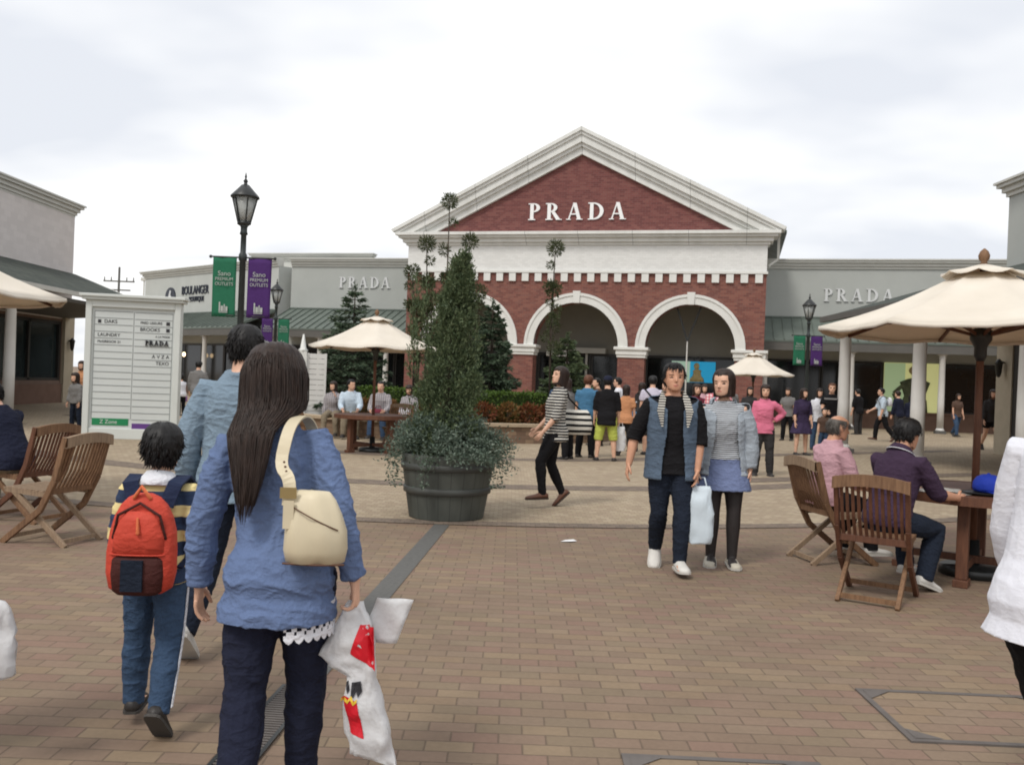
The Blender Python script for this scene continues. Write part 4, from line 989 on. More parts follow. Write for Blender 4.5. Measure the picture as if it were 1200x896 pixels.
# ================================================================== PEOPLE
def skin_mat(name, col):
    if name in _mc: return _mc[name]
    t = NT(name); n = t.noise(14, 4); c = t.ramp(n, [(.3, sc3(col, .88)), (.7, sc3(col, 1.08))]); t.bump(t.noise(160, 2), .08, .002)
    t.b.inputs['Subsurface Weight'].default_value = .0
    _mc[name] = t.set(c, .5, .35); return _mc[name]
SK = skin_mat('skin', lin(216, 172, 146)); SK_T = skin_mat('tanned_skin', lin(202, 152, 124))
M_eye = plain('dark_eye', (.035, .022, .018), .25, .1, 10, 0); M_lip = plain('lip', lin(176, 108, 96), .5, .1, 10, 0); M_brow = plain('brow', (.12, .075, .055), .9, .1, 20, 0)
def hair_mat(name, col):
    if name in _mc: return _mc[name]
    t = NT(name); n = t.noise(70, 4, .6, vec=t.mapped((1, 1, .1))); c = t.ramp(n, [(.3, sc3(col, .55)), (.7, sc3(col, 1.5))])
    t.bump(n, .5, .006); _mc[name] = t.set(c, .5, .3); return _mc[name]
H_blk = hair_mat('black_hair', (.011, .010, .010)); H_brn = hair_mat('dark_brown_hair', (.026, .015, .011)); H_red = hair_mat('reddish_brown_hair', (.10, .038, .018)); H_gry = hair_mat('greying_hair', (.10, .09, .08))

def dirv(flex, side, sx):
    f, s = rad(flex), rad(side); return V((sx * math.sin(s), math.cos(s) * math.sin(f), -math.cos(s) * math.cos(f)))
def smoothstep(a, b, x):
    t = max(0.0, min(1.0, (x - a) / (b - a))); return t * t * (3 - 2 * t)

TORSO = {'m': [(-.055, .060, .060, -.004), (-.03, .090, .072, -.006), (.0, .098, .076, -.008), (.035, .097, .070, -.006), (.075, .089, .063, .0), (.11, .087, .060, .003), (.17, .094, .066, .005), (.23, .104, .070, .003), (.265, .104, .064, -.001), (.293, .086, .052, -.004), (.315, .060, .042, -.006), (.338, .036, .036, -.003)],
         'f': [(-.055, .062, .060, -.006), (-.03, .096, .076, -.010), (.0, .102, .080, -.012), (.035, .096, .072, -.008), (.075, .080, .060, .0), (.11, .073, .056, .004), (.17, .082, .066, .012), (.22, .090, .070, .012), (.262, .087, .058, .001), (.290, .070, .047, -.004), (.314, .048, .038, -.006), (.338, .030, .031, -.003)]}
TORSO['c'] = [(z * .98, a * .92, b * 1.02, y) for z, a, b, y in TORSO['m']]

class Body:
    def __init__(s, H, sex, pose):
        s.H, s.sex, s.pose = H, sex, pose; k = H
        s.sw = {'m': .108, 'f': .095, 'c': .098}[sex]; s.hh = {'m': .133, 'f': .134, 'c': .165}[sex]
        s.lean = rad(pose.get('lean', 4)); s.side = rad(pose.get('side', 0)); s.twist = rad(pose.get('twist', 0))
        s.tz = 1.0 if sex != 'c' else .95
        s.R1 = Matrix.Rotation(s.twist, 3, 'Z') @ Matrix.Rotation(s.side, 3, 'Y') @ Matrix.Rotation(-s.lean, 3, 'X')
        s.P = V((0, 0, 0)); s.legs = {}
        for sx, nm in ((1, 'R'), (-1, 'L')):
            l = pose.get('leg' + nm, ((4, 2), (-4, 1), 0)); hip = V((sx * .052 * k, 0, 0))
            th, sh = dirv(l[0][0], l[0][1], sx), dirv(l[1][0], l[1][1], sx)
            kn = hip + th * .238 * k; an = kn + sh * .228 * k; s.legs[nm] = [hip, kn, an, l[2], l[3] if len(l) > 3 else 6]
        low = 1e9
        for nm, (hip, kn, an, pit, yaw) in s.legs.items():
            p = rad(pit); fd = V((0, math.cos(p), math.sin(p)))
            heel = an + V((0, -.03 * k * math.cos(p) + .042 * k * math.sin(p), -.042 * k * math.cos(p) - .03 * k * math.sin(p)))
            toe = an + fd * .11 * k + V((0, .042 * k * math.sin(p), -.042 * k * math.cos(p))); low = min(low, heel.z, toe.z)
        zz = pose['seat'] if 'seat' in pose else -low
        s.P = V((0, 0, zz))
        for l in s.legs.values():
            for i in range(3): l[i] = l[i] + s.P
        s.arms = {}
        for sx, nm in ((1, 'R'), (-1, 'L')):
            a = pose.get('arm' + nm, ((4, 8), (14, 4))); sh = s.T(sx * s.sw, -.004, .279)
            d1, d2 = s.R1b(dirv(*a[0], sx)), s.R1b(dirv(*a[1], sx)); L1, L2 = (.168, .142)
            el = sh + d1 * L1 * k; wr = el + d2 * L2 * k; hd = s.R1b(dirv(*a[2], sx)) if len(a) > 2 and a[2] is not None else d2
            s.arms[nm] = [sh, el, wr, hd, a[3] if len(a) > 3 else .28]
        s.Rh = s.R1 @ Matrix.Rotation(s.lean * .7, 3, 'X') @ Matrix.Rotation(rad(pose.get('yaw', 0)), 3, 'Z') @ Matrix.Rotation(rad(pose.get('pitch', 0)), 3, 'X') @ Matrix.Rotation(rad(pose.get('roll', 0)), 3, 'Y')
        s.C = s.T(0, .008, .352 if sex != 'c' else .352)      # neck pivot under the skull
        s.hk = s.hh * k
    def R1b(s, v): return Matrix.Rotation(s.twist, 3, 'Z') @ v
    def W(s, z): return smoothstep(-.02, .14, z)
    def T(s, x, y, z):
        w = s.W(z); R = Matrix.Rotation(s.twist * w, 3, 'Z') @ Matrix.Rotation(s.side * w, 3, 'Y') @ Matrix.Rotation(-s.lean * w, 3, 'X')
        return s.P + R @ V((x, y, z * s.tz)) * s.H
    def head(s, x, y, z): return s.C + s.Rh @ V((x, y + .02, z - .02)) * s.hk
    def tring(s, z, a, b, y, n=22, p=2.5):
        o = []
        for j in range(n):
            t = 2 * PI * j / n; c, q = math.cos(t), math.sin(t)
            o.append(s.T(a * math.copysign(abs(c) ** (2 / p), c), y + b * math.copysign(abs(q) ** (2 / p), q), z))
        return o
    def trad(s, z):
        t = TORSO[s.sex]
        if z <= t[0][0]: return t[0][1:]
        for a, b in zip(t, t[1:]):
            if a[0] <= z <= b[0]:
                u = (z - a[0]) / (b[0] - a[0]); return tuple(a[i] + (b[i] - a[i]) * u for i in (1, 2, 3))
        return t[-1][1:]

HEADP = [(0.0, .10, .36, .12), (.04, .17, .41, .04), (.10, .225, .43, -.06), (.2, .272, .43, -.2), (.33, .31, .42, -.33), (.45, .33, .425, -.40), (.56, .34, .43, -.43), (.68, .345, .435, -.43), (.80, .325, .39, -.39), (.89, .27, .29, -.31), (.95, .19, .19, -.22), (.985, .10, .09, -.12), (1.0, .03, .02, -.05)]
def remesh(mb, voxel, smooth=3, fac=.5):
    me = mb.mesh('tmp'); o = bpy.data.objects.new('tmp_remesh', me); COL.objects.link(o)
    m = o.modifiers.new('r', 'REMESH'); m.mode = 'VOXEL'; m.voxel_size = voxel; m.use_smooth_shade = True
    q = o.modifiers.new('s', 'SMOOTH'); q.factor = fac; q.iterations = smooth
    dg = bpy.context.evaluated_depsgraph_get(); new = bpy.data.meshes.new_from_object(o.evaluated_get(dg))
    bpy.data.objects.remove(o); bpy.data.meshes.remove(me); new.materials.clear(); return new
def folds(me, amp, seed, sc_=(7, 7, 16), where=None):
    """soft cloth folds: moves every vertex along its normal"""
    if amp <= 0: return
    me.update(); off = V((seed * 3.7, seed * 1.3, seed * .7))
    co = [v.co.copy() for v in me.vertices]; nr = [v.normal.copy() for v in me.vertices]
    for i, v in enumerate(me.vertices):
        c = co[i]; q = V((c.x * sc_[0], c.y * sc_[1], c.z * sc_[2] + 2.2 * c.x + 1.5 * c.y)) + off
        n1 = noise.noise(q); n2 = noise.noise(q * .55 + V((5, 1, 2)))
        n3 = noise.noise(V((c.x * sc_[0] * 1.6 + c.z * 7, c.y * sc_[1] * 1.6, c.z * sc_[2] * 1.1 - c.x * 9)) + off)
        d = max(0, 1 - abs(n1) * 5) * .8 + max(0, 1 - abs(n3) * 6) * .6 * (.5 + n2) + n2 * .9 - .3
        v.co = c + nr[i] * d * amp * (where(c) if where else 1)
    me.update()
def finish(name, me, mats, parent):
    for m in (mats if isinstance(mats, (list, tuple)) else [mats]): me.materials.append(m)
    me.polygons.foreach_set('use_smooth', [True] * len(me.polygons)); me.name = name
    o = bpy.data.objects.new(name, me); link(o, parent); return o
def body_mesh(B, voxel):
    k, H, sex = MB(), B.H, B.sex; f = {'m': 1.0, 'f': .84, 'c': .92}[sex]
    k.loft([B.tring(z, a * .96, b * .96, y) for z, a, b, y in TORSO[sex]])
    for nm, sx in (('R', 1), ('L', -1)):
        sh, el, wr, hd, curl = B.arms[nm]
        k.tube([B.T(sx * B.sw * .5, -.004, .272), sh, sh.lerp(el, .4), el, el.lerp(wr, .35), wr], [.030 * H * f, .032 * H * f, .030 * H * f, .0245 * H * f, .0255 * H * f, .0165 * H * f], 12)
        hip, kn, an, pit, yaw = B.legs[nm]; g = {'m': 1.0, 'f': 1.0, 'c': .9}[sex]
        k.tube([hip + V((0, 0, .01 * H)), hip.lerp(kn, .3), hip.lerp(kn, .7), kn, kn.lerp(an, .3), kn.lerp(an, .7), an], [.056 * H * g, .054 * H * g, .042 * H * g, .034 * H * g, .035 * H * g, .026 * H * g, .021 * H * g], 12)
        p = rad(pit); fd = V((0, math.cos(p), math.sin(p))); ud = V((0, -math.sin(p), math.cos(p)))
        k.tube([an - fd * .015 * H - ud * .018 * H, an + fd * .05 * H - ud * .024 * H, an + fd * .1 * H - ud * .031 * H], [(.02 * H, .02 * H), (.024 * H, .017 * H), (.022 * H, .010 * H)], 10, hint=(1, 0, 0))
        # palm
        w, nrm = hand_frame(B, nm, sx); 
        k.tube([wr - hd * .005 * H, wr + hd * .02 * H, wr + hd * .048 * H], [(.015 * H * f, .0135 * H * f), (.021 * H * f, .011 * H * f), (.022 * H * f, .009 * H * f)], 10, hint=w)
    nk = {'m': .034, 'f': .027, 'c': .029}[sex]
    k.tube([B.T(0, -.008, .318), B.T(0, -.004, .34), B.head(0, -.06, .14)], [nk * 1.12 * H, nk * H, nk * H], 14)
    k.loft([[B.head(w * math.copysign(abs(math.cos(t)) ** .9, math.cos(t)), (fr + bk) / 2 + (fr - bk) / 2 * math.copysign(abs(math.sin(t)) ** .9, math.sin(t)), z) for t in [2 * PI * j / 24 for j in range(24)]] for z, w, fr, bk in HEADP])
    # nose, ears
    k.tube([B.head(0, .40, .56), B.head(0, .47, .44), B.head(0, .50, .36)], [.028 * B.hk, .036 * B.hk, .052 * B.hk], 8)
    for sx in (-1, 1): k.ell(B.head(sx * .345, -.02, .44), (.032 * B.hk, .085 * B.hk, .125 * B.hk), B.Rh, 10, 6)
    me = remesh(k, voxel, 2)
    # sculpt the face in head space, and give eyes, brows and lips their colour
    inv = B.Rh.inverted(); mats = {}
    for v in me.vertices:
        h = inv @ (v.co - B.C) / B.hk; h.y -= .02; h.z += .02
        if h.y > .2 and 0 < h.z < .8 and abs(h.x) < .35:
            g = lambda x, z, rx, rz: math.exp(-((abs(h.x) - x) / rx) ** 2 - ((h.z - z) / rz) ** 2)
            d = -.026 * g(.155, .50, .08, .055) + .018 * g(.155, .60, .11, .03) + .03 * g(0, .235, .10, .028) + .028 * g(0, .175, .09, .025) - .018 * g(0, .205, .12, .012) + .02 * g(.2, .36, .09, .08) - .012 * g(0, .29, .05, .03)
            v.co += B.Rh @ V((0, d, 0)) * B.hk
    idx = []
    for p in me.polygons:
        h = inv @ (p.center - B.C) / B.hk; h.y -= .02; h.z += .02; i = 0
        if h.y > .22:
            ax = abs(h.x)
            if ((ax - .155) / .07) ** 2 + ((h.z - .495) / .022) ** 2 < 1: i = 1
            elif ((ax - .165) / .10) ** 2 + ((h.z - .590 + (ax - .16) * .12) / .016) ** 2 < 1: i = 3
            elif (h.x / .105) ** 2 + ((h.z - .205) / .032) ** 2 < 1: i = 2
        idx.append(i)
    # fingers, each its own chain rooted inside the palm
    k = MB()
    for nm, sx in (('R', 1), ('L', -1)):
        sh, el, wr, hd, curl = B.arms[nm]; w, nrm = hand_frame(B, nm, sx); r0 = .0056 * H * f
        for q, (o_, L) in enumerate(((1.5, .040), (.5, .045), (-.5, .042), (-1.5, .034))):
            c = curl * (1 + .12 * (3 - q if q else 0) * .4); d = hd; p = wr + hd * .042 * H * 1.0 + w * o_ * .0112 * H * f; pts = [p - hd * .01 * H, p]
            for s_ in range(3):
                a = c * (s_ + .6); d = (hd * math.cos(a) + nrm * math.sin(a)); p = p + d * L * H * (.42, .32, .26)[s_]; pts.append(p)
            k.tube(pts, [r0 * 1.05, r0 * 1.05, r0, r0 * .92, r0 * .75], 7, hint=w)
        p = wr + hd * .012 * H + w * .016 * H * f; d1 = (hd * .7 + w * .6 + nrm * .35).normalized(); d2 = (hd * .9 + w * .15 + nrm * .4).normalized()
        k.tube([p - d1 * .006 * H, p + d1 * .022 * H, p + d1 * .022 * H + d2 * .022 * H], [r0 * 1.35, r0 * 1.15, r0 * .85], 7, hint=nrm)
    b = len(me.vertices); fm = k.mesh('tmp_f'); bm = bmesh.new(); bm.from_mesh(me); n0 = len(bm.faces); bm.from_mesh(fm); bm.to_mesh(me); bm.free(); bpy.data.meshes.remove(fm)
    idx += [0] * (len(me.polygons) - len(idx)); return me, idx
def hand_frame(B, nm, sx):
    hd = B.arms[nm][3]; fwd = B.R1b(V((0, 1, 0))); up = V((0, 0, 1))
    pref = fwd.lerp(up, smoothstep(.35, .85, abs(hd.dot(fwd))))
    w = (pref - hd * pref.dot(hd)).normalized(); nrm = hd.cross(w).normalized(); inward = B.R1b(V((-sx, 0, 0)))
    if nrm.dot(inward) < 0: nrm = -nrm
    return w, nrm

def garment_top(B, spec, voxel, seed):
    """spec: mat, hem (z below/above the hip, in heights), sleeve none/short/elbow/long, loose, open, collar"""
    k = MB(); H = B.H; f = {'m': 1.0, 'f': .84, 'c': .92}[B.sex]; off = spec.get('off', .009) / H * 1.0; lo = spec.get('loose', .5); hem = spec.get('hem', -.03)
    zs = [hem] + [z for z in (-.16, -.13, -.1, -.06, -.03, 0, .035, .075, .11, .17, .23, .27, .30) if z > hem + .012] + [.318, spec.get('neck', .334)]
    rings = []
    for z in zs:
        a, b, y = B.trad(max(z, -.03)); 
        if z < -.03: a, b, y = (.102, .083, -.008) if B.sex != 'f' else (.107, .088, -.010)
        ac, bc, yc = B.trad(.24)
        if z < .23: a = a + (max(a, ac * (.94 + .1 * lo)) - a) * lo; b = b + (max(b, bc * (.95 + .1 * lo)) - b) * lo
        if z < .06: a += .005; b += .005
        if z < 0: a *= 1 + spec.get('flare', 0) * -z; b *= 1 + spec.get('flare', 0) * -z
        if z > .315: a = max(a, .045); b = max(b, .04)
        rings.append(B.tring(z, a + off, b + off, y))
    k.loft(rings)
    sl = spec.get('sleeve', 'long'); sw = spec.get('sw', .006) / 1.0
    for nm, sx in (('R', 1), ('L', -1)):
        sh, el, wr, hd, curl = B.arms[nm]; c = B.T(sx * B.sw * .45, -.004, .270); o = off * H; ro = [.032 * H * f + o, .0345 * H * f + o, .034 * H * f + o + sw, .029 * H * f + o + sw, .029 * H * f + o + sw, .021 * H * f + o]
        if sl == 'long': pts = [c, sh, sh.lerp(el, .45), el, el.lerp(wr, .4), el.lerp(wr, .93)]
        elif sl == 'elbow': pts = [c, sh, sh.lerp(el, .45), el, el.lerp(wr, .18)]; ro = ro[:5]
        elif sl == 'short': pts = [c, sh, sh.lerp(el, .4), sh.lerp(el, .66)]; ro = [ro[0], ro[1], .036 * H * f + o + sw, .037 * H * f + o + sw]
        else: pts = [c, sh.lerp(c, .35)]; ro = [.036 * H * f + o, .034 * H * f + o]
        k.tube(pts, ro, 14, rounded=(sl == 'none'))
        if sl == 'long' and spec.get('cuff'): k.tube([el.lerp(wr, .74), el.lerp(wr, .97)], [.0245 * H * f + o, .0235 * H * f + o], 14, rounded=False)
    if spec.get('collar'):
        k.loft([[B.T(.052 * math.cos(t), -.006 + .05 * math.sin(t), z + .012 * math.cos(t + PI / 2) * -1) for t in [2 * PI * j / 18 for j in range(18)]] for z in (.322, .345)])
    if spec.get('hood'): k.ell(B.T(0, -.062, .318), (.07 * H, .035 * H, .032 * H), B.R1)
    me = remesh(k, voxel, 3)
    if spec.get('open'):
        bm = bmesh.new(); bm.from_mesh(me); Ri = Matrix.Rotation(-B.twist, 3, 'Z'); ow = spec['open']; kill = []
        for fc in bm.faces:
            c = Ri @ (fc.calc_center_median() - B.P); z = c.z / H; yc = math.tan(B.lean) * max(0, c.z)
            wx = ow * (1.0 + .5 * smoothstep(.2, -.05, z)) if z < .25 else ow * (1 + 2.5 * smoothstep(.25, .33, z))
            if abs(c.x) < wx and c.y > yc + .004 and z < .34: kill.append(fc)
            elif z > .318 and abs(c.x) < .05 * H: kill.append(fc)
        bmesh.ops.delete(bm, geom=kill, context='FACES'); bm.to_mesh(me); bm.free()
    folds(me, spec.get('fold', .005), seed, spec.get('fsc', (7, 7, 16)))
    o = finish(spec.get('name', 'shirt'), me, spec['mat'], None)
    if spec.get('open'): s = o.modifiers.new('thick', 'SOLIDIFY'); s.thickness = .006; s.offset = 1
    return o
def garment_bottom(B, spec, voxel, seed):
    k = MB(); H = B.H; off = spec.get('off', .006) / H; kind = spec.get('kind', 'trousers'); wz = spec.get('waist', .075)
    if kind == 'skirt':
        L = spec.get('len', -.2); rings = []
        for z in [wz, .04, 0, -.03] + [-.03 + (L + .03) * i / 4 for i in range(1, 5)]:
            a, b, y = B.trad(max(z, -.0)); e = max(0, -z) * spec.get('flare', .25)
            sp_ = 0
            for l in B.legs.values():
                t = min(1, max(0, -z / .238)); q = l[0].lerp(l[1], t); sp_ = max(sp_, abs(q.y) / H)
            rings.append([p for p in B.tring(z, a + off + e, b + off + e + sp_ * .8, y)])
        k.loft(rings)
    else:
        k.loft([B.tring(z, a + off, b + off, y) for z, a, b, y in [t for t in TORSO[B.sex] if t[0] < wz] + [(wz, *B.trad(wz))]])
        sl = spec.get('slim', .5); g = {'m': 1.0, 'f': 1.0, 'c': .9}[B.sex]; L = spec.get('len', 1.0)
        for nm in 'RL':
            hip, kn, an, pit, yaw = B.legs[nm]; o = off * H
            r = [.060 * g, .058 * g, .046 * g + .006 * (1 - sl), .038 * g + .008 * (1 - sl), .038 * g + .009 * (1 - sl), .031 * g + .012 * (1 - sl), .026 * g + .014 * (1 - sl)]
            pts = [hip + V((0, 0, .01 * H)), hip.lerp(kn, .3), hip.lerp(kn, .7), kn, kn.lerp(an, .3), kn.lerp(an, .7), kn.lerp(an, 1.07)]
            if L < .5: pts = [hip + V((0, 0, .01 * H)), hip.lerp(kn, .3), hip.lerp(kn, .6), hip.lerp(kn, 2 * L)]; r = [.060 * g, .060 * g, .056 * g, .054 * g]
            elif L < .75: pts = pts[:4] + [kn.lerp(an, .12)]; r = [.060 * g, .060 * g, .054 * g, .050 * g, .049 * g]
            k.tube(pts, [x * H + o for x in r], 14, rounded=False)
            if spec.get('feet'):
                p_ = rad(pit); fd = V((0, math.cos(p_), math.sin(p_))); ud = V((0, -math.sin(p_), math.cos(p_)))
                k.tube([an - fd * .015 * H - ud * .018 * H, an + fd * .05 * H - ud * .024 * H, an + fd * .1 * H - ud * .031 * H], [(.021 * H, .021 * H), (.0255 * H, .0185 * H), (.0235 * H, .0115 * H)], 10, hint=(1, 0, 0))
    me = remesh(k, voxel, 3); folds(me, spec.get('fold', .004), seed + 5, (9, 9, 13))
    return finish({'skirt': 'skirt'}.get(kind, 'shorts' if spec.get('len', 1) < .75 else 'trousers') if 'name' not in spec else spec['name'], me, spec['mat'], None)
def shoes(B, mats, root, style='low'):
    H = B.H
    dz_ = -.014 if style == 'flat' else -.004
    for nm, sx in (('R', 1), ('L', -1)):
        hip, kn, an, pit, yaw = B.legs[nm]; p = rad(pit); y = rad(-sx * yaw)
        Rz = Matrix.Rotation(y, 3, 'Z'); fd = Rz @ V((0, math.cos(p), math.sin(p))); ud = Rz @ V((0, -math.sin(p), math.cos(p))); rt = Rz @ V((1, 0, 0))
        k = MB()
        st = [(-.043, .014, .030, -.004), (-.034, .024, .034, .004), (-.008, .028, .036, .012), (.025, .029, .030, .008), (.062, .031, .024, -.005), (.094, .031, .019, -.014), (.116, .024, .014, -.02), (.126, .011, .008, -.026)]
        rings = []
        for (t, wd, hgt, top) in st:
            c = an + fd * t * H; ring = []
            for j in range(16):
                a = 2 * PI * j / 16; z = -.040 if math.sin(a) < 0 else top; zz = -.040 + (top + dz_ * (1 if t < .09 else 0) + .040) * (.5 + .5 * math.sin(a)) if True else 0
                xx = wd * math.copysign(abs(math.cos(a)) ** .7, math.cos(a)) * (1 if math.sin(a) < .2 else .86)
                ring.append(c + rt * xx * H + ud * zz * H)
            rings.append(ring)
        k.loft(rings); 
        so_ = MB(); rr = []
        for (t, wd, hgt, top) in [st[0]] + st[1:]:
            c = an + fd * t * H * 1.02; rr.append([c + rt * sx_ * (wd + .003) * H + ud * z_ * H for sx_, z_ in ((-1, -.044), (1, -.044), (1, -.034), (-1, -.034))])
        so_.loft(rr, 0, True, False)
        o = k.build('shoe', mats[0], root); so_.build('sole', mats[1], o)
def hair(B, spec, root, near=False):
    """cap follows the skull above the hairline; styles short, bob, long, bun"""
    mat, style = spec['mat'], spec.get('style', 'short'); th = spec.get('thick', .055); k = MB(); rn = random.Random(spec.get('seed', 1))
    vol = spec.get('vol', 1.0); nz, na = (34, 64) if near else (22, 40); zmin = {'short': .06, 'balding': .06}.get(style, -.02)
    fr_line = spec.get('fringe', .82 if style in ('short', 'balding') else .70); rings = []
    for i in range(nz + 1):
        z = zmin + (1.0 - zmin) * (i / nz) ** .9
        zz = min(max(z, .0), 1.0)
        for a_, b_ in zip(HEADP, HEADP[1:]):
            if a_[0] <= zz <= b_[0]:
                u = (zz - a_[0]) / (b_[0] - a_[0]); w, fr, bk = [a_[q] + (b_[q] - a_[q]) * u for q in (1, 2, 3)]; break
        if z < .33:
            w = max(w, .245) if style in ('short', 'balding') else max(w, .30); bk = min(bk, -.33 + (.33 - z) * .55) if style in ('short', 'balding') else -.36; fr = .42
        ring = []
        for j in range(na):
            a = 2 * PI * j / na; c, s = math.cos(a), math.sin(a)      # s>0 is the face side
            sd = abs(c)
            if style in ('short', 'balding'):
                hl = fr_line if s > .55 else (fr_line - (fr_line - .52) * smoothstep(.55, .25, s) if s > .05 else .52 - (.52 - .17) * smoothstep(.05, -.5, s))
                if style == 'balding' : 
                    if s > -.2: hl = max(hl, .62 if sd > .8 else 1.2)
            else:
                hl = fr_line if s > .62 else (fr_line - (fr_line + .2) * smoothstep(.62, .38, s))
            hl += .05 * noise.noise(V((c * 6, s * 6, 1.7))) + .03 * noise.noise(V((c * 21, s * 21, .4)))
            o = th * smoothstep(hl - .02, hl + .14, z) - .03 * (1 - smoothstep(hl - .05, hl, z))
            if style == 'balding' and z > .8: o = -.04
            o += th * .22 * noise.noise(V((c * 8, s * 8, z * 2.5))) + th * .16 * noise.noise(V((c * 26, s * 26, z * 4)))
            top = 1 + (.055 * o / max(th, .01)) * 0
            ring.append(B.head((w + o) * c, (fr + bk) / 2 + ((fr - bk) / 2 + o) * s, z + o * max(0, (z - .75) / .25) * 1.0))
        rings.append(ring)
    k.loft(rings)
    L = spec.get('len', 0)
    if style in ('bob', 'long'):
        # curtain of hair: closed shell hanging round the back and sides
        n = 40 if near else 26; m = 26 if near else 14; a0 = rad(spec.get('wrap', 62)); ro = []; ri = []
        for i in range(m + 1):
            t = i / m; zl = .62 - t * (.62 + L); o_, i_ = [], []
            for j in range(n + 1):
                a = -PI / 2 - (PI - a0) + 2 * (PI - a0) * j / n
                c, s = math.cos(a), math.sin(a)
                below = smoothstep(.35, -.35, zl)
                rx = (.40 - spec.get('taper', .02) * t) * vol; ry = (.47 - .06 * below) * (1 + (vol - 1) * .7)
                nz_ = noise.noise(V((c * 7 + 3, s * 7, zl * .8))) * .035 + noise.noise(V((c * 24, s * 24, zl * .6))) * .022
                strand = .10 * abs(noise.noise(V((c * 12, s * 12, 2.0)))) * smoothstep(.75, 1.0, t)
                x = (rx + nz_) * c; y = -.02 + (ry + nz_) * s
                z2 = zl + strand; xi, yi = x * .80, y * .80
                if zl < .1 and style == 'long':
                    u = smoothstep(.1, -.55, zl); bk = -spec.get('back', .62)
                    x = x * (1 - u * (.05 + spec.get('taper', .02) * 2.6 * t ** 2.2)); y = y + (bk - .10 * max(0, -s) + nz_ * .8 - y) * u
                    xi, yi = x * .9, yi + (bk + .10 + .05 * s - yi) * u
                elif zl < .05: y = min(y, .28); xi, yi = x * .8, y * .8
                p = B.head(x, y, z2); q = B.head(xi, yi, z2 + .015)
                o_.append(p); i_.append(q)
            ro.append(o_); ri.append(i_)
        k.loft([o_ + i_[::-1] for o_, i_ in zip(ro, ri)], 0, True, True)
    if style == 'bun': k.ell(B.head(0, -.38, 1.0), (.2 * B.hk, .2 * B.hk, .18 * B.hk))
    if near and style in ('short', 'balding'):
        for q in range(spec.get('strands', 900)):
            a = rn.uniform(0, 2 * PI); z = 1.0 - rn.random() ** .8 * .82; c, s = math.cos(a), math.sin(a)
            lo_ = .80 if s > .45 else (.55 if s > -.05 else .22)
            if style == 'balding' : lo_ = .66 if s > .3 else lo_
            if z < lo_ or (style == 'balding' and z > .74): continue
            u = math.sqrt(max(.03, 1 - ((z - .52) / .52) ** 2)); x0, y0 = .36 * u * c, -.0 + .46 * u * s
            f_ = 1 + th * 1.35; dz = rn.uniform(.06, .15); drf = rn.gauss(0, .02)
            z1 = z - dz; u1 = math.sqrt(max(.03, 1 - (min(.49, max(-.4, z1 - .52)) / .52) ** 2)); z2 = z1 - dz * .5
            lift = rn.uniform(.94, 1.06)
            k.tube([B.head(x0 * f_, y0 * f_, z + th * .5), B.head((.36 * u1 * c + drf) * f_ * lift, (.46 * u1 * s + drf) * f_ * lift, z1 + th * .6), B.head((.36 * u1 * c + drf * 2) * f_ * lift * 1.02, (.46 * u1 * s + drf * 1.5) * f_ * lift * 1.02, z2 + th * .4)], [.011 * B.hk, .012 * B.hk, .003 * B.hk], 4, rounded=False)
    if spec.get('tuft'):
        for q in range(120 if near else 40):
            a = rn.uniform(0, 2 * PI); r_ = rn.random() ** .5 * .33; p0 = B.head(r_ * math.cos(a), r_ * math.sin(a) - .02, .97 - r_ * .45); dv_ = B.Rh @ V((math.cos(a) * .7 + rn.gauss(0, .3), math.sin(a) * .7 + rn.gauss(0, .3), .8)).normalized()
            k.tube([p0, p0 + dv_ * .07 * B.hk, p0 + dv_ * .12 * B.hk + V((0, 0, -.03 * B.hk))], [.022 * B.hk, .016 * B.hk, .004 * B.hk], 4, rounded=False)
    return k.build('hair', mat, root)

SHOE_D = (plain('dark_shoe', (.03, .026, .024), .5, .2, 8, .05), plain('shoe_sole', (.06, .055, .05), .8, .1, 8, .05))
SHOE_W = (plain('white_shoe', (.6, .58, .54), .6, .1, 8, .05), plain('pale_sole', (.5, .48, .44), .8, .1, 8, .05))
SHOE_B = (plain('brown_shoe', lin(96, 62, 46), .5, .15, 8, .05), plain('brown_sole', (.05, .035, .028), .8, .1, 8, .05))
npers = [0]
PEOPLE = {}
def person(key, label, loc, rz, H, sex, pose, top=None, bottom=None, hr=None, shoe=SHOE_D, skin=SK, extra=None):
    npers[0] += 1; seed = npers[0]; B = Body(H, sex, pose)
    dist = math.hypot(loc[0], loc[1]); vx = max(.0055, min(.02, dist * .00105)); near = dist < 11
    me, idx = body_mesh(B, max(.006, vx))
    root = finish('person', me, [skin, M_eye, M_lip, M_brow], None); root.data.polygons.foreach_set('material_index', idx)
    root.location = (loc[0], loc[1], 0); root.rotation_euler = (0, 0, rad(rz)); tag(root, label, 'person', 'people around the plaza')
    fk = .0045 if near else .008
    for sp_ in ([bottom] if bottom else []) + (top if isinstance(top, list) else [top] if top else []):
        sp_ = dict(sp_); sp_.setdefault('fold', fk)
        o = garment_bottom(B, sp_, vx, seed) if ('kind' in sp_ or sp_.get('low')) else garment_top(B, sp_, vx, seed)
        o.parent = root
    if hr: hair(B, dict(hr, seed=seed), root, near)
    if shoe: shoes(B, shoe, root, shoe[2] if len(shoe) > 2 else 'low')
    root['__'] = 0; del root['__']
    PEOPLE[key] = (root, B); return root, B
TR = lambda mat, slim=.5, **k: dict(kind='trousers', mat=mat, slim=slim, **k)
def local(root, p): return Matrix.Rotation(root.rotation_euler.z, 3, 'Z') @ V(p) + V(root.location)
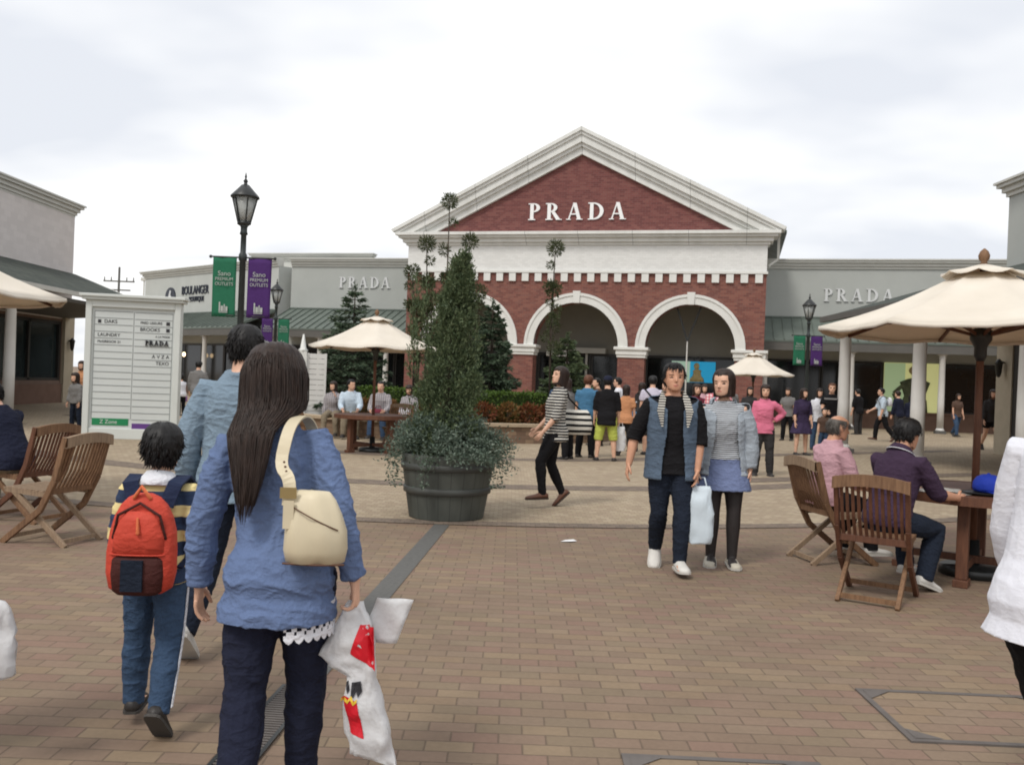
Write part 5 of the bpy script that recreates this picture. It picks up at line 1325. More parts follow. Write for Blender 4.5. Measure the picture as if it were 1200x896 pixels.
# ---- cloth colours
C = {}
C['blue_shirt'] = cloth('faded_blue_chambray', lin(98, 119, 160), .14, 260, .95, .3)
C['navy'] = cloth('navy_cotton', lin(34, 38, 58), .2, 200, .95, .3)
C['denim_light'] = cloth('pale_denim', lin(124, 146, 164), .16, 240, .95, .3)
C['denim'] = cloth('blue_denim', lin(58, 82, 112), .2, 200, .95, .3)
C['denim_dark'] = cloth('dark_denim', lin(32, 40, 55), .3, 200, .95, .3)
C['black'] = cloth('black_cotton', lin(28, 27, 30), .2, 200, .95, .25)
C['white'] = cloth('white_cotton', lin(226, 227, 234), .05, 220, .95, .35)
C['vest'] = cloth('slate_blue_vest', lin(86, 104, 124), .12, 200, .9, .25)
C['grey_jacket'] = cloth('pale_grey_jacket', lin(164, 174, 184), .08, 200, .9, .25)
C['pink'] = cloth('pink_shirt', lin(208, 160, 170), .07, 200, .95, .3)
C['purple'] = cloth('dark_purple_polo', lin(66, 48, 70), .12, 200, .95, .25)
C['khaki'] = cloth('khaki_cotton', lin(140, 126, 104), .1, 200, .95, .3)
C['beige'] = cloth('beige_trousers', lin(188, 170, 140), .08, 200, .95, .3)
C['gray'] = cloth('grey_wool', lin(126, 124, 122), .1, 200, .95, .3)
C['tights'] = plain('sheer_black_tights', (.028, .023, .023), .6, .15, 6, 0)
C['skirt_blue'] = cloth('blue_skirt', lin(112, 126, 166), .1, 200, .95, .3)
C['teal_blue'] = cloth('blue_tee', lin(66, 122, 160), .1, 200, .95, .3)
C['lime'] = cloth('yellow_green_shorts', lin(186, 196, 62), .14, 60, .95, .3)
C['pale_blue'] = cloth('pale_blue_shirt', lin(196, 214, 230), .06, 200, .95, .3)
C['lavender'] = cloth('pale_lavender_shirt', lin(204, 198, 216), .06, 200, .95, .3)
C['hotpink'] = cloth('bright_pink_jacket', lin(226, 112, 144), .07, 200, .9, .3)
C['print'] = cloth('purple_print_dress', lin(62, 50, 80), .45, 34, .95, .3)
C['dark_grey'] = cloth('charcoal_cloth', lin(58, 56, 56), .15, 200, .95, .3)
C['brown'] = cloth('brown_cloth', lin(96, 74, 62), .15, 200, .95, .3)
C['orange'] = cloth('orange_cloth', lin(206, 140, 90), .12, 200, .95, .3)
C['maroon'] = cloth('maroon_cloth', lin(120, 44, 62), .12, 200, .95, .3)
C['str_boy'] = stripes('yellow_navy_stripes', lin(226, 208, 150), lin(52, 66, 92), .105, .55)
C['str_bw'] = stripes('white_black_stripes', lin(218, 214, 204), lin(40, 40, 44), .034, .62)
C['str_wb'] = stripes('black_white_stripes', lin(50, 54, 66), lin(196, 200, 204), .017, .58)
C['plaid'] = plaid('red_white_plaid', lin(228, 204, 204), lin(196, 60, 80), lin(180, 70, 90), .06)
C['plaidg'] = plaid('grey_plaid', lin(176, 170, 170), lin(110, 108, 116), lin(120, 118, 124), .05)
WALK_A = dict(legR=((22, 2), (4, 1), 4), legL=((-14, 2), (-38, 1), -42))     # right foot forward, left heel raised
WALK_B = dict(legL=((22, 2), (4, 1), 4), legR=((-14, 2), (-38, 1), -42))
STAND = dict(legR=((3, 4), (-2, 3), 0), legL=((-1, 4), (-4, 3), 0))
def P(base, **k): d = dict(base); d.update(k); return d
# ---- foreground group, seen from behind
person('woman', 'long haired woman in a faded blue shirt walking away with a cream bag', (-.735, 2.86), 3, 1.555, 'f',
       P(dict(legR=((12, 0), (0, -1), 2), legL=((-8, 1), (-26, -1), -34)), armL=((-6, 16), (8, 4), None, .35), armR=((-14, 20), (2, 16), (2, 6), .75), lean=7, side=-7, twist=-4, yaw=-14, pitch=-12),
       dict(mat=C['blue_shirt'], hem=-.085, sleeve='long', loose=.45, off=.011, sw=.005, cuff=1, collar=1, fold=.0075, flare=.25, fsc=(9, 9, 15)), TR(C['navy'], .75, off=.006, fold=.006, waist=.05), None)
r, B = PEOPLE['woman']
hb = H_brn
hair(B, dict(mat=hb, style='long', len=1.6, thick=.12, vol=1.27, taper=.26, back=.64, wrap=60, fringe=.6, seed=4), r, True)
# loose strands over the hair
k = MB(); rn = random.Random(8)
for i in range(900):
    a = -PI / 2 + rn.uniform(-1.75, 1.75); c, s = math.cos(a), math.sin(a); L = rn.uniform(.9, 1.95) * (1 - .12 * abs(a + PI / 2)); dr = rn.uniform(-.05, .05); pts = []; rr = rn.uniform(.985, 1.06)
    n = 12
    for q in range(n + 1):
        t = q / n; zl = 1.03 - t * (1.03 + L)
        if zl > .62: u = math.sqrt(max(0, 1 - ((zl - .53) / .55) ** 2)); x, y = .50 * u * c, .57 * u * s - .01
        else: x, y = .515 * c, .56 * s * (1 - .1 * smoothstep(.35, -.4, zl))
        x = x * rr + dr * t + .02 * noise.noise(V((i, zl * 2, 0))); y = y * rr
        if zl < .05: y = min(y, .28)
        if zl < .1: uu = smoothstep(.1, -.55, zl); x *= 1 - uu * (.05 + .68 * t ** 2.2); y += (-.66 - .10 * max(0, -s) - .05 * (rr - 1) * 10 - y) * uu
        pts.append(B.head(x, y, zl))
    w_ = rn.uniform(.0008, .0024); k.tube(pts, [w_ * .6] + [w_] * (n - 3) + [w_ * .8, w_ * .5, w_ * .2], 4, rounded=False)
k.build('hair_strands', hb, [c for c in r.children if c.name.startswith('hair')][0])
# lace hem showing under the shirt
k = MB(); rows = []
for i in range(9):
    row = []
    for j in range(49):
        a = rad(-75) + rad(125) * j / 48 - PI * .0
        z = -.045 - .062 * i / 8 - (.010 * abs(math.sin(j * PI / 4)) if i == 8 else 0)
        row.append(B.T(.104 * math.cos(a) * (1.12 + .02 * i / 8), -.010 + .085 * math.sin(a) * 1.16, max(z, -.02)) + V((0, 0, (z - max(z, -.02)) * B.H)))
    rows.append(row)
k.add([p for q in rows for p in q], [(i * 49 + j, i * 49 + j + 1, i * 49 + 50 + j, i * 49 + 49 + j) for i in range(8) for j in range(48) if not (i in (3, 5) and j % 4 in (1, 2)) and not (i == 6 and j % 4 == 0)])
o = k.build('lace_hem', C['white'], r); s = o.modifiers.new('t', 'SOLIDIFY'); s.thickness = .003
# sleeve placket and buttons
k = MB()
sh, el, wr, hd, cu = B.arms['R']; w, nrm = hand_frame(B, 'R', 1)
for t in (.80, .86, .92): k.ell(el.lerp(wr, t) - nrm * .034, (.0045, .0045, .0045), None, 8, 5)
k.build('cuff_buttons', C['white'], r)

person('boy', 'boy with a red backpack over a yellow and navy striped shirt walking away', (-1.45, 3.62), 4, 1.20, 'c',
       P(dict(legL=((8, 3), (2, 2), 0), legR=((-6, 2), (-24, 1), -46)), armL=((2, 12), (22, 4)), armR=((-4, 14), (12, 6)), lean=2, yaw=4, pitch=2),
       [dict(mat=C['str_boy'], hem=-.04, sleeve='elbow', loose=.6, off=.011, fold=.005, sw=.006, flare=.2)], TR(C['denim'], .45, off=.008, fold=.005), dict(mat=H_blk, thick=.07), SHOE_D)
r, B = PEOPLE['boy']
k = MB(); k.loft([[B.T(rr * math.cos(t), -.004 + rr * .92 * math.sin(t), z - .012 * math.sin(t)) for t in [2 * PI * j / 24 for j in range(24)]] for rr, z in ((.085, .300), (.068, .322), (.046, .350), (.043, .348))], 0, False)
o = k.build('collar', C['white'], r); s = o.modifiers.new('t', 'SOLIDIFY'); s.thickness = .005
k = MB()
for dx in (.0, .012):
    hip, kn, an, pit, yaw = B.legs['R']; pts = [hip.lerp(kn, .1), hip.lerp(kn, .6), kn, kn.lerp(an, .4), kn.lerp(an, .95)]; rd = [.058, .051, .043, .041, .037]
    k.tube([p + V((q * B.H + .006, -.012 + dx, 0)) for p, q in zip(pts, rd)], [.003] * 5, 6)
k.build('side_stripe', C['white'], r)
# backpack, worn by the boy
bp = empty('backpack', local(r, (0, 0, 0)), rad(4), 'bright red backpack with dark mesh pockets on the back of the boy', 'backpack')
red = cloth('red_nylon', lin(214, 62, 32), .1, 160, .6, .2); dred = cloth('dark_maroon_mesh', lin(74, 34, 30), .2, 90, .7, .2); navyst = cloth('navy_strap', lin(36, 48, 78), .12, 200, .8, .2)
def sring(cx, cy, a, b, z, p=3.0, n=28): 
    o = []
    for j in range(n):
        t = 2 * PI * j / n; c, q = math.cos(t), math.sin(t); o.append(V((cx + a * math.copysign(abs(c) ** (2 / p), c), cy + b * math.copysign(abs(q) ** (2 / p), q), z)))
    return o
zb, zt = B.P.z - .055, B.P.z + .36 ; yb = -.155
prof = [(0, .09, .04), (.02, .12, .054), (.08, .132, .062), (.16, .132, .062), (.24, .125, .058), (.30, .11, .05), (.345, .088, .04), (.375, .06, .03), (.39, .028, .018)]
k = MB(); k.loft([sring(0, yb - (.02 if h < .2 else .01), a, b, zb + h) for h, a, b in prof]); k.build('main_bag', red, bp)
k = MB(); k.loft([sring(0, yb - .045 - (.01), a * .76, b * .56, zb + h) for h, a, b in ((.0, .1, .05), (.015, .125, .066), (.08, .135, .074), (.135, .132, .07), (.155, .12, .05))]); k.build('front_pocket', dred, bp)
k = MB(); k.tube([V((.104 * math.cos(a_), yb - .055 - .036 * abs(math.sin(a_)) ** .6, zb + .158)) for a_ in [PI + PI * q / 14 for q in range(15)]], [.004] * 15, 5); k.build('pocket_piping', red, bp)
k = MB(); k.loft([sring(0, yb - .050, a * .76, b * .56, zb + h) for h, a, b in ((.157, .12, .05), (.165, .135, .074), (.23, .128, .070), (.29, .105, .058), (.325, .07, .04))]); k.build('upper_pocket', red, bp)
k = MB(); k.bb(-.052, .03, yb - .104, yb - .088, zb + .02, zb + .14); k.build('mesh_panel', C['denim_dark'], bp)
k = MB(); k.tube([V((-.10, yb - .058, zb + .22)), V((-.08, yb - .07, zb + .31)), V((0, yb - .06, zb + .357)), V((.08, yb - .07, zb + .31)), V((.10, yb - .058, zb + .22))], [.006] * 5, 6); k.build('zip', dred, bp)
k = MB(); k.tube([V((-.03, yb - .04, zb + .375)), V((0, yb - .05, zb + .42)), V((.03, yb - .04, zb + .375))], [.009] * 3, 6); owb = cloth('orange_webbing', lin(230, 110, 52), .1, 100, .7, .1); k.build('grab_loop', owb, bp)
k = MB(); k.tube([V((0, yb - .085, zb + .30)), V((.006, yb - .096, zb + .245))], [.005, .008], 6); k.build('zip_pull', owb, bp)
for sx in (-1, 1):
    k = MB(); pts = [B.T(sx * .05, -.075, .24), B.T(sx * .075, -.066, .305), B.T(sx * .08, 0, .325), B.T(sx * .082, .075, .285), B.T(sx * .10, .085, .18), B.T(sx * .115, .02, .07), B.T(sx * .10, -.07, .02)]
    rings = [];
    for i, p in enumerate(pts):
        tn = (pts[min(i + 1, 6)] - pts[max(i - 1, 0)]).normalized(); u = (V((1, 0, 0)) - tn * tn.x).normalized(); n_ = tn.cross(u); wd = .030 if i < 5 else .012
        c = p + V((0, -.012 if i < 2 else 0, .016 if 1 <= i <= 3 else 0)); rings.append([c - u * wd - n_ * .004, c + u * wd - n_ * .004, c + u * wd + n_ * .006, c - u * wd + n_ * .006])
    k.loft(rings, 0, True, False); k.build('shoulder_strap', navyst, bp)
    
person('denim_man', 'man in a pale denim shirt walking away ahead of the long haired woman', (-1.48, 4.75), -4, 1.745, 'm',
       P(WALK_A, armL=((-10, 16), (8, 4)), armR=((8, 10), (24, 4)), lean=3, yaw=10),
       dict(mat=C['denim_light'], hem=-.06, sleeve='long', loose=.8, off=.014, sw=.008, cuff=1, collar=1, fold=.006), TR(C['denim_dark'], .3), dict(mat=H_blk, thick=.07), SHOE_W)
r, B = PEOPLE['denim_man']
k = MB(); sh, el, wr, hd, cu = B.arms['L']
k.tube([wr - hd * .012, wr + hd * .004], [.033, .032], 14, rounded=False); k.build('wristwatch', C['black'], r)
person('white_shirt', 'person in a loose white shirt and black trousers cut by the right edge', (1.74, 2.72), -62, 1.68, 'f',
       P(WALK_B, armL=((6, 12), (26, 4)), armR=((30, 4), (60, -6)), lean=6),
       dict(mat=cloth('thin_white_cotton', lin(226, 227, 236), .04, 260, .95, .12), hem=-.065, sleeve='long', loose=1, off=.012, sw=.006, fold=.003, flare=.5, fsc=(8, 8, 1.6)), TR(C['black'], .6), dict(mat=H_blk, style='bob', len=.1), SHOE_D)
# ---- couple walking towards the camera
person('couple_man', 'man in a slate blue vest over a black tee walking towards the camera', (1.33, 7.12), 176, 1.68, 'm',
       P(dict(legR=((0, 0), (-34, 0), -34), legL=((14, 0), (2, -1), 2)), armR=((-12, 24), (8, 10)), armL=((4, 8), (12, -4)), lean=3, pitch=2, yaw=4, side=1),
       [dict(mat=C['black'], hem=-.05, sleeve='elbow', loose=.4, off=.012, neck=.328), dict(mat=[C['vest']], name='vest', hem=-.075, sleeve='none', loose=.9, off=.024, open=.062, flare=.5)],
       TR(C['denim_dark'], .8, waist=.04), dict(mat=H_blk, thick=.06, tuft=1), SHOE_W, SK_T)
r, B = PEOPLE['couple_man']
for sx in (-1, 1):
    k = MB(); pts = [B.T(sx * .020, -.062, .334), B.T(sx * .052, -.012, .342), B.T(sx * .056, .036, .318), B.T(sx * .068, .078, .26), B.T(sx * .060, .090, .185)]; wd = [.018, .022, .028, .030, .008]; rings = []
    for i, p in enumerate(pts):
        u = V((1, .25 * sx, 0)) if i > 1 else V((.4, -.2 * sx, 1)); u.normalize(); n_ = V((0, 1, 0)); rings.append([p - u * wd[i] + n_ * .014, p + u * wd[i] + n_ * .02, p + u * wd[i] + n_ * .03, p - u * wd[i] + n_ * .024])
    k.loft(rings, 0, True, False); k.build('striped_lapel', stripes('lapel_stripes', lin(200, 196, 186), lin(36, 36, 40), .02, .5), r)
person('couple_woman', 'woman in a striped top, blue skirt and grey jacket beside the man in the vest', (1.83, 7.42), 172, 1.66, 'f',
       P(dict(legL=((6, 1), (-2, 0), -2), legR=((4, -1), (-8, 0), -6)), armR=((0, 10), (8, 0)), armL=((-4, 14), (6, 2)), lean=2, yaw=-30, side=2),
       [dict(mat=C['str_wb'], hem=.03, sleeve='none', loose=.35, off=.012, neck=.326), dict(mat=[C['grey_jacket']], name='jacket', hem=-.05, sleeve='long', loose=.9, off=.022, sw=.01, open=.088, hood=1, flare=.6)],
       dict(kind='skirt', mat=C['skirt_blue'], len=-.125, flare=.28, off=.014, waist=.045), dict(mat=H_brn, style='bob', len=.02, thick=.075, wrap=58, fringe=.80), (plain('cream_shoe', (.5, .46, .38), .6, .1, 8, .05), SHOE_W[1], 'flat'))
r, B = PEOPLE['couple_woman']
garment_bottom(B, dict(kind='trousers', name='tights', mat=C['tights'], slim=1.0, off=-.002, waist=.03, fold=0, feet=1), .008, 1).parent = r
# ---- seated at the right
SIT = dict(legR=((84, 6), (4, 2), 0), legL=((80, 8), (-6, 2), 0), seat=.535, lean=6)
person('purple_man', 'man in a dark purple polo shirt sitting at the right table', (2.94, 6.72), -58, 1.67, 'm',
       P(SIT, armR=((34, 10), (82, 4)), armL=((40, 8), (84, -4)), lean=15, pitch=-12, yaw=-8, legL=((86, 8), (14, 2), 0), legR=((80, 10), (-22, 2), -20)),
       dict(mat=C['purple'], hem=-.02, sleeve='elbow', loose=.6, off=.010, fold=.004), TR(C['denim_dark'], .4), dict(mat=H_blk, thick=.085), SHOE_W, SK_T)
r, B = PEOPLE['purple_man']
k = MB(); k.loft([[B.T(rr * math.cos(t), -.006 + rr * .9 * math.sin(t), z - .012 * math.sin(t)) for t in [2 * PI * j / 24 for j in range(24)]] for rr, z in ((.064, .318), (.053, .338), (.046, .348), (.042, .345))], 0, False)
o = k.build('collar', C['purple'], r); s = o.modifiers.new('t', 'SOLIDIFY'); s.thickness = .005
k = MB(); N_c = 30; k.tube([B.T(.0655 * math.cos(2 * PI * j / N_c), -.006 + .059 * math.sin(2 * PI * j / N_c), .3215 - .012 * math.sin(2 * PI * j / N_c)) for j in range(N_c + 1)], [.0035] * (N_c + 1), 6, rounded=False); k.build('collar_piping', C['white'], r)
person('pink_man', 'balding man in a pink shirt sitting in the wooden chair at the right', (2.85, 7.84), -76, 1.60, 'm',
       P(SIT, armR=((20, 8), (70, -10)), armL=((24, 8), (70, -8)), lean=8, pitch=-8, yaw=-10),
       dict(mat=C['pink'], hem=-.02, sleeve='elbow', loose=.7, off=.012, fold=.005, collar=1), TR(C['black'], .4), dict(mat=H_gry, style='balding', thick=.05), SHOE_W, SK_T)
# ---- seated at the left edge
person('navy_man', 'person in a navy top and khaki trousers sitting at the left edge of the photo', (-4.72, 8.28), 70, 1.70, 'm',
       P(SIT, lean=24, armR=((40, 8), (70, -10)), armL=((40, 8), (70, -8)), pitch=-10), dict(mat=C['navy'], hem=-.03, sleeve='long', loose=.8, off=.014), TR(C['khaki'], .3), dict(mat=H_blk), SHOE_D)
person('bag_holder', 'person just outside the left edge holding a white bag', (-2.32, 3.05), 0, 1.64, 'f', P(STAND), dict(mat=C['gray'], hem=-.06), TR(C['denim']), dict(mat=H_blk, style='bob', len=.1), SHOE_D)
# ---- woman in the striped shirt before the bed
person('striped_woman', 'woman in a striped shirt walking left before the raised bed and looking up', (.53, 10.45), 96, 1.63, 'f',
       P(dict(legL=((26, 2), (-6, 1), -2), legR=((2, 2), (-24, 1), -44)), armL=((14, 10), (40, 4)), armR=((14, 12), (44, -4)), lean=-5, pitch=10, yaw=22),
       dict(mat=C['str_bw'], hem=-.06, sleeve='elbow', loose=.8, off=.014, fold=.006), TR(C['black'], .95, off=.002), dict(mat=H_brn, style='long', len=.5, thick=.06, fringe=.72, back=.6), SHOE_B)
# ---- crowd at the centre
def at(px, py): p = G(px, py); return (p.x, p.y)
def simple(key, label, px, py, rz, H, sex, topmat, botmat, hr, pose=None, sleeve='short', bot=None, shoe=SHOE_D, hem=-.05, skin=SK, **kw):
    bot_ = bot or TR(botmat, .4)
    return person(key, label, at(px, py), rz, H, sex, pose or P(STAND), dict(mat=topmat, hem=hem, sleeve=sleeve, loose=.6, off=.012, **kw), bot_, hr, shoe, skin)
LONG = dict(mat=H_brn, style='long', len=.35, thick=.06, back=.6); BOB = dict(mat=H_blk, style='bob', len=.08, thick=.06); SH_ = dict(mat=H_blk, thick=.07)
simple('c1', 'person in a grey cardigan standing behind the striped bag', 664, 538, 55, 1.62, 'f', C['gray'], C['black'], dict(LONG, len=.2), sleeve='long')
simple('c2', 'person with reddish hair in a blue tee and black trousers', 685, 536, -25, 1.68, 'm', C['teal_blue'], C['black'], dict(mat=H_red, thick=.10, tuft=1))
simple('c3', 'man in dark cap, black tee and yellow green shorts seen from behind', 709, 540, -4, 1.68, 'm', C['black'], C['lime'], SH_, P(STAND, legR=((2, 8), (-2, 4), 0), legL=((2, 8), (-2, 4), 0)), 'elbow', dict(kind='trousers', mat=C['lime'], len=.62, slim=.2), hem=-.09)
r, B = PEOPLE['c3']
k = MB(); k.loft([[B.head((w_ ) * math.cos(t), -.0 + (w_ * 1.25) * math.sin(t), z) for t in [2 * PI * j / 20 for j in range(20)]] for w_, z in ((.40, .62), (.41, .72), (.38, .92), (.25, 1.05), (.05, 1.1))]); k.build('cap', C['navy'], r)
simple('c4', 'brown haired woman in an orange top beside the child in blue', 731, 534, -10, 1.52, 'f', C['orange'], C['dark_grey'], dict(LONG, len=.1), sleeve='short')
simple('c5', 'small child in a blue tee and grey trousers with white hair ties', 741, 529, 5, 1.12, 'c', C['teal_blue'], C['dark_grey'], dict(mat=H_blk, thick=.075))
r, B = PEOPLE['c5']
k = MB()
for sx in (-1, 1): k.ell(B.head(sx * .3, -.05, 1.0), (.1 * B.hk, .1 * B.hk, .1 * B.hk))
k.build('hair_tie', C['white'], r)
simple('c6', 'man in a pale lavender shirt with a black sling strap seen from behind', 762, 533, -6, 1.74, 'm', C['lavender'], C['dark_grey'], SH_, P(STAND, armR=((20, 8), (80, -10))), 'short', dict(kind='trousers', mat=C['dark_grey'], len=.62, slim=.2))
simple('c7', 'dark haired person in maroon partly hidden behind the man in the vest', 812, 541, 190, 1.60, 'f', C['maroon'], C['denim_dark'], LONG)
simple('c8', 'tall person in a red and white plaid shirt between the walking couple', 839, 545, 176, 1.72, 'm', C['plaid'], C['denim_dark'], SH_, None, 'elbow')
simple('c9', 'woman in a bright pink jacket with a hand on her hip', 893, 557, 168, 1.62, 'f', C['hotpink'], C['dark_grey'], dict(LONG, len=.0), P(STAND, armL=((-30, 42), (30, -48)), armR=((4, 8), (20, 4))), 'long')
simple('c10', 'person in a dark top standing far behind the lavender shirt', 779, 519, 130, 1.64, 'm', C['brown'], C['black'], dict(mat=H_red, thick=.07))
simple('c11', 'person in a black top crossing behind the grey and blue tops', 699, 522, 110, 1.66, 'm', C['brown'], C['black'], SH_)
simple('c12', 'dark dressed person half hidden beside the pink jacket', 876, 520, 175, 1.6, 'f', C['dark_grey'], C['black'], LONG)
extra = [(652, 519, 20, 1.62, 'f', 'denim', 'black', LONG, 'person in a dark blue top far behind the striped woman'), (724, 521, 75, 1.70, 'm', 'white', 'dark_grey', SH_, 'person in a white tee behind the man in yellow green shorts'),
    (748, 519, -60, 1.60, 'f', 'dark_grey', 'black', LONG, 'dark haired person in charcoal behind the child in blue'), (790, 514, 140, 1.72, 'm', 'navy', 'khaki', SH_, 'person in navy and khaki far behind the man in the vest'),
    (822, 519, 185, 1.62, 'f', 'pink', 'denim', LONG, 'person in a pale pink top deep between the walking couple'), (853, 527, 20, 1.70, 'm', 'gray', 'black', SH_, 'person in a grey top behind the woman in the grey jacket'),
    (672, 510, 95, 1.58, 'f', 'maroon', 'dark_grey', dict(LONG, len=.1), 'person in a dark maroon top deep in the crowd behind the blue tee'), (922, 516, 150, 1.62, 'f', 'gray', 'black', LONG, 'distant person in grey left of the purple print dress'),
    (1005, 509, 30, 1.70, 'm', 'black', 'dark_grey', SH_, 'distant person in black between the two near white columns'), (1120, 512, 190, 1.66, 'f', 'brown', 'denim', LONG, 'distant person in a brown top right of the lit poster')]
for i_, (px_, py_, rz_, H_, sx_, tm_, bm_, hr_, lb_) in enumerate(extra): simple('x%d' % i_, lb_, px_, py_, rz_, H_, sx_, C[tm_], C[bm_], hr_, P(WALK_A) if i_ % 3 == 0 else None, 'short' if i_ % 2 else 'elbow')
# ---- right background
simple('r1', 'woman in a knee length purple print dress and dark boots', 938, 533, 186, 1.60, 'f', C['print'], None, dict(LONG, len=.25), P(STAND, yaw=20), 'elbow', dict(kind='skirt', mat=C['print'], len=-.19, flare=.3))
simple('r2', 'red haired man in a black tee with a pale band across the chest', 972, 529, 165, 1.76, 'm', C['black'], C['denim_dark'], dict(mat=H_red, thick=.08), P(STAND, armR=((20, 6), (70, -20))))
r, B = PEOPLE['r2']
k = MB(); k.loft([B.tring(z, a * 1.0 + .012, b + .012, y) for z, a, b, y in ((.255, .108, .072, .002), (.28, .108, .066, 0))], 0, False); k.build('chest_band', C['gray'], r)
simple('r3', 'woman in white with an open dark waistcoat beside the red haired man', 957, 527, 180, 1.62, 'f', C['white'], C['denim'], dict(LONG, len=.2), None, 'long')
simple('r4', 'child in a brown top standing close to the woman in white', 964, 531, 175, 1.12, 'c', C['brown'], C['denim'], SH_)
simple('r5', 'man in a pale shirt and black trousers wearing a white backpack', 1033, 517, 80, 1.72, 'm', C['pale_blue'], C['black'], SH_, P(WALK_A, armR=((20, 6), (60, 0))), 'elbow', shoe=SHOE_B)
simple('r6', 'person in dark blue standing right of the white backpack', 1052, 514, 30, 1.68, 'm', C['navy'], C['dark_grey'], dict(mat=H_brn, thick=.07), None, 'long')
simple('r7', 'short person in a navy top with a bright side stripe near the white column', 1066, 514, -20, 1.55, 'f', C['navy'], C['gray'], dict(BOB), None, 'long')
simple('r8', 'dark dressed shopper with bare legs by the right corner pilaster', 1160, 528, 170, 1.78, 'f', C['dark_grey'], None, dict(LONG, len=.3), P(WALK_B), 'long', dict(kind='trousers', mat=C['black'], len=.3, slim=.4))
# ---- left background
simple('l1', 'man in a grey jacket and beige trousers walking away by the lit shop', 230, 494, 6, 1.72, 'm', C['gray'], C['beige'], SH_, P(WALK_B), 'long', shoe=SHOE_B)
simple('l2', 'child in white with a lilac bag held by the board edge', 212, 487, 60, 1.32, 'c', C['white'], C['black'], SH_, P(STAND, armR=((60, 10), (100, 0))), 'long')
simple('l3', 'girl in a grey top and dark trousers standing left of the board', 88, 503, 160, 1.30, 'c', C['gray'], C['denim_dark'], dict(mat=H_brn, style='long', len=.45, thick=.06, back=.6), None, 'long')
simple('l4', 'woman in a pale peach top half hidden by the left edge of the board', 95, 495, 175, 1.60, 'f', C['orange'], C['black'], dict(LONG, len=.2), None, 'short')
# ---- sitting on the bed wall behind the middle table
def sit(key, label, x, y, rz, H, sex, tm, bm_, hr, pose=None, sleeve='long'):
    return person(key, label, (x, y), rz, H, sex, P(dict(SIT, seat=.555), **(pose or {})), dict(mat=tm, hem=-.03, sleeve=sleeve, loose=.6, off=.012), TR(bm_, .4), hr, SHOE_D)
sit('s1', 'woman in a patterned top sitting on the bed wall, hand at her face', -4.22, 20.72, 178, 1.60, 'f', C['plaidg'], C['khaki'], dict(LONG, len=.3), dict(armL=((40, 6), (150, -16)), yaw=-20))
sit('s2', 'man in a white shirt sitting on the bed wall beside the woman', -3.80, 20.60, 190, 1.72, 'm', C['pale_blue'], C['khaki'], SH_, dict(armR=((24, 8), (70, -10)), armL=((24, 8), (70, -10)), yaw=40, lean=10))
sit('s3', 'person in a grey checked shirt sitting on the bed wall behind the parasol pole', -3.05, 20.42, 175, 1.68, 'm', C['plaidg'], C['denim'], SH_, dict(armR=((20, 8), (70, -14)), armL=((20, 8), (70, -14))))
sit('s4', 'woman sitting on the bed wall with a white bag on her lap', -2.35, 20.32, 165, 1.58, 'f', C['plaidg'], C['denim_dark'], dict(LONG, len=.0), dict(armR=((20, 8), (64, -14)), armL=((20, 8), (64, -14)), pitch=-14))

# ================================================================== BAGS AND THINGS HELD
def bag_thing(name, label, cat, loc, rz=0): return empty(name, loc, rz, label, cat)
# cream shoulder bag of the foreground woman
r, B = PEOPLE['woman']; rzw = r.rotation_euler.z
leather = plain('cream_leather', lin(204, 192, 164), .5, .08, 5, .08, .45); dleather = plain('dark_edge_leather', lin(92, 62, 44), .5, .1, 6, .05); brass = plain('brass', (.5, .4, .2), .3, .1, 5, 0, .5, 1.0)
sb = bag_thing('shoulder_bag', 'cream leather shoulder bag hanging under the right arm of the long haired woman', 'handbag', local(r, (0, 0, 0)), rzw)
bx, by, bz = .135, -.158, B.P.z + .205
k = MB(); N = 30; rings = []
for z, a, b, dx in ((-.135, .10, .030, .0), (-.130, .122, .045, 0), (-.09, .132, .058, 0), (-.03, .128, .058, .0), (.03, .112, .048, -.006), (.075, .092, .032, -.012), (.095, .075, .018, -.016), (.10, .07, .008, -.018)):
    rings.append([p + V((0, .006 * math.sin(9 * p.x * 8 + z * 20) + .006 * noise.noise(p * 22), 0)) for p in sring(bx + dx * .85, by, a * .74, b, bz + z * .96, 2.6, N)])
k.loft(rings); bagm = k.build('bag_body', leather, sb)
for v in bagm.data.vertices: v.co.z += -.10 * max(0, v.co.x - bx) * (1 if v.co.z > bz else .0); v.co.y += .05 * (v.co.x - bx)
k = MB(); k.tube([p + V((0, -.002, 0)) for p in [V((bx - .078 + .015 * i, by - .036 - .02 * math.sin(PI * i / 10), bz + .055 - .0075 * i)) for i in range(11)]], [.0022] * 11, 6); k.build('seam_piping', dleather, sb); k = MB(); k.tube([V((bx - .092 + .0184 * i, by - .03 - .014 * math.sin(PI * i / 10), bz - .127)) for i in range(11)], [.0035] * 11, 6); k.build('base_piping', dleather, sb)
strap = [V((bx - .084, by - .025, bz + .05)), V((bx - .082, by - .008, bz + .13)), B.T(.040, -.100, .225), B.T(.053, -.086, .280), B.T(.062, -.052, .310), B.T(.066, .0, .322), B.T(.07, .05, .30), B.T(.072, .07, .24), B.T(.085, .04, .2), V((bx - .03, by + .05, bz + .05))]
for _ in range(2):
    sm = [strap[0]]
    for a_, b_ in zip(strap, strap[1:]): sm += [a_.lerp(b_, .25), a_.lerp(b_, .75)]
    strap = sm + [strap[-1]]
k = MB(); rings = []
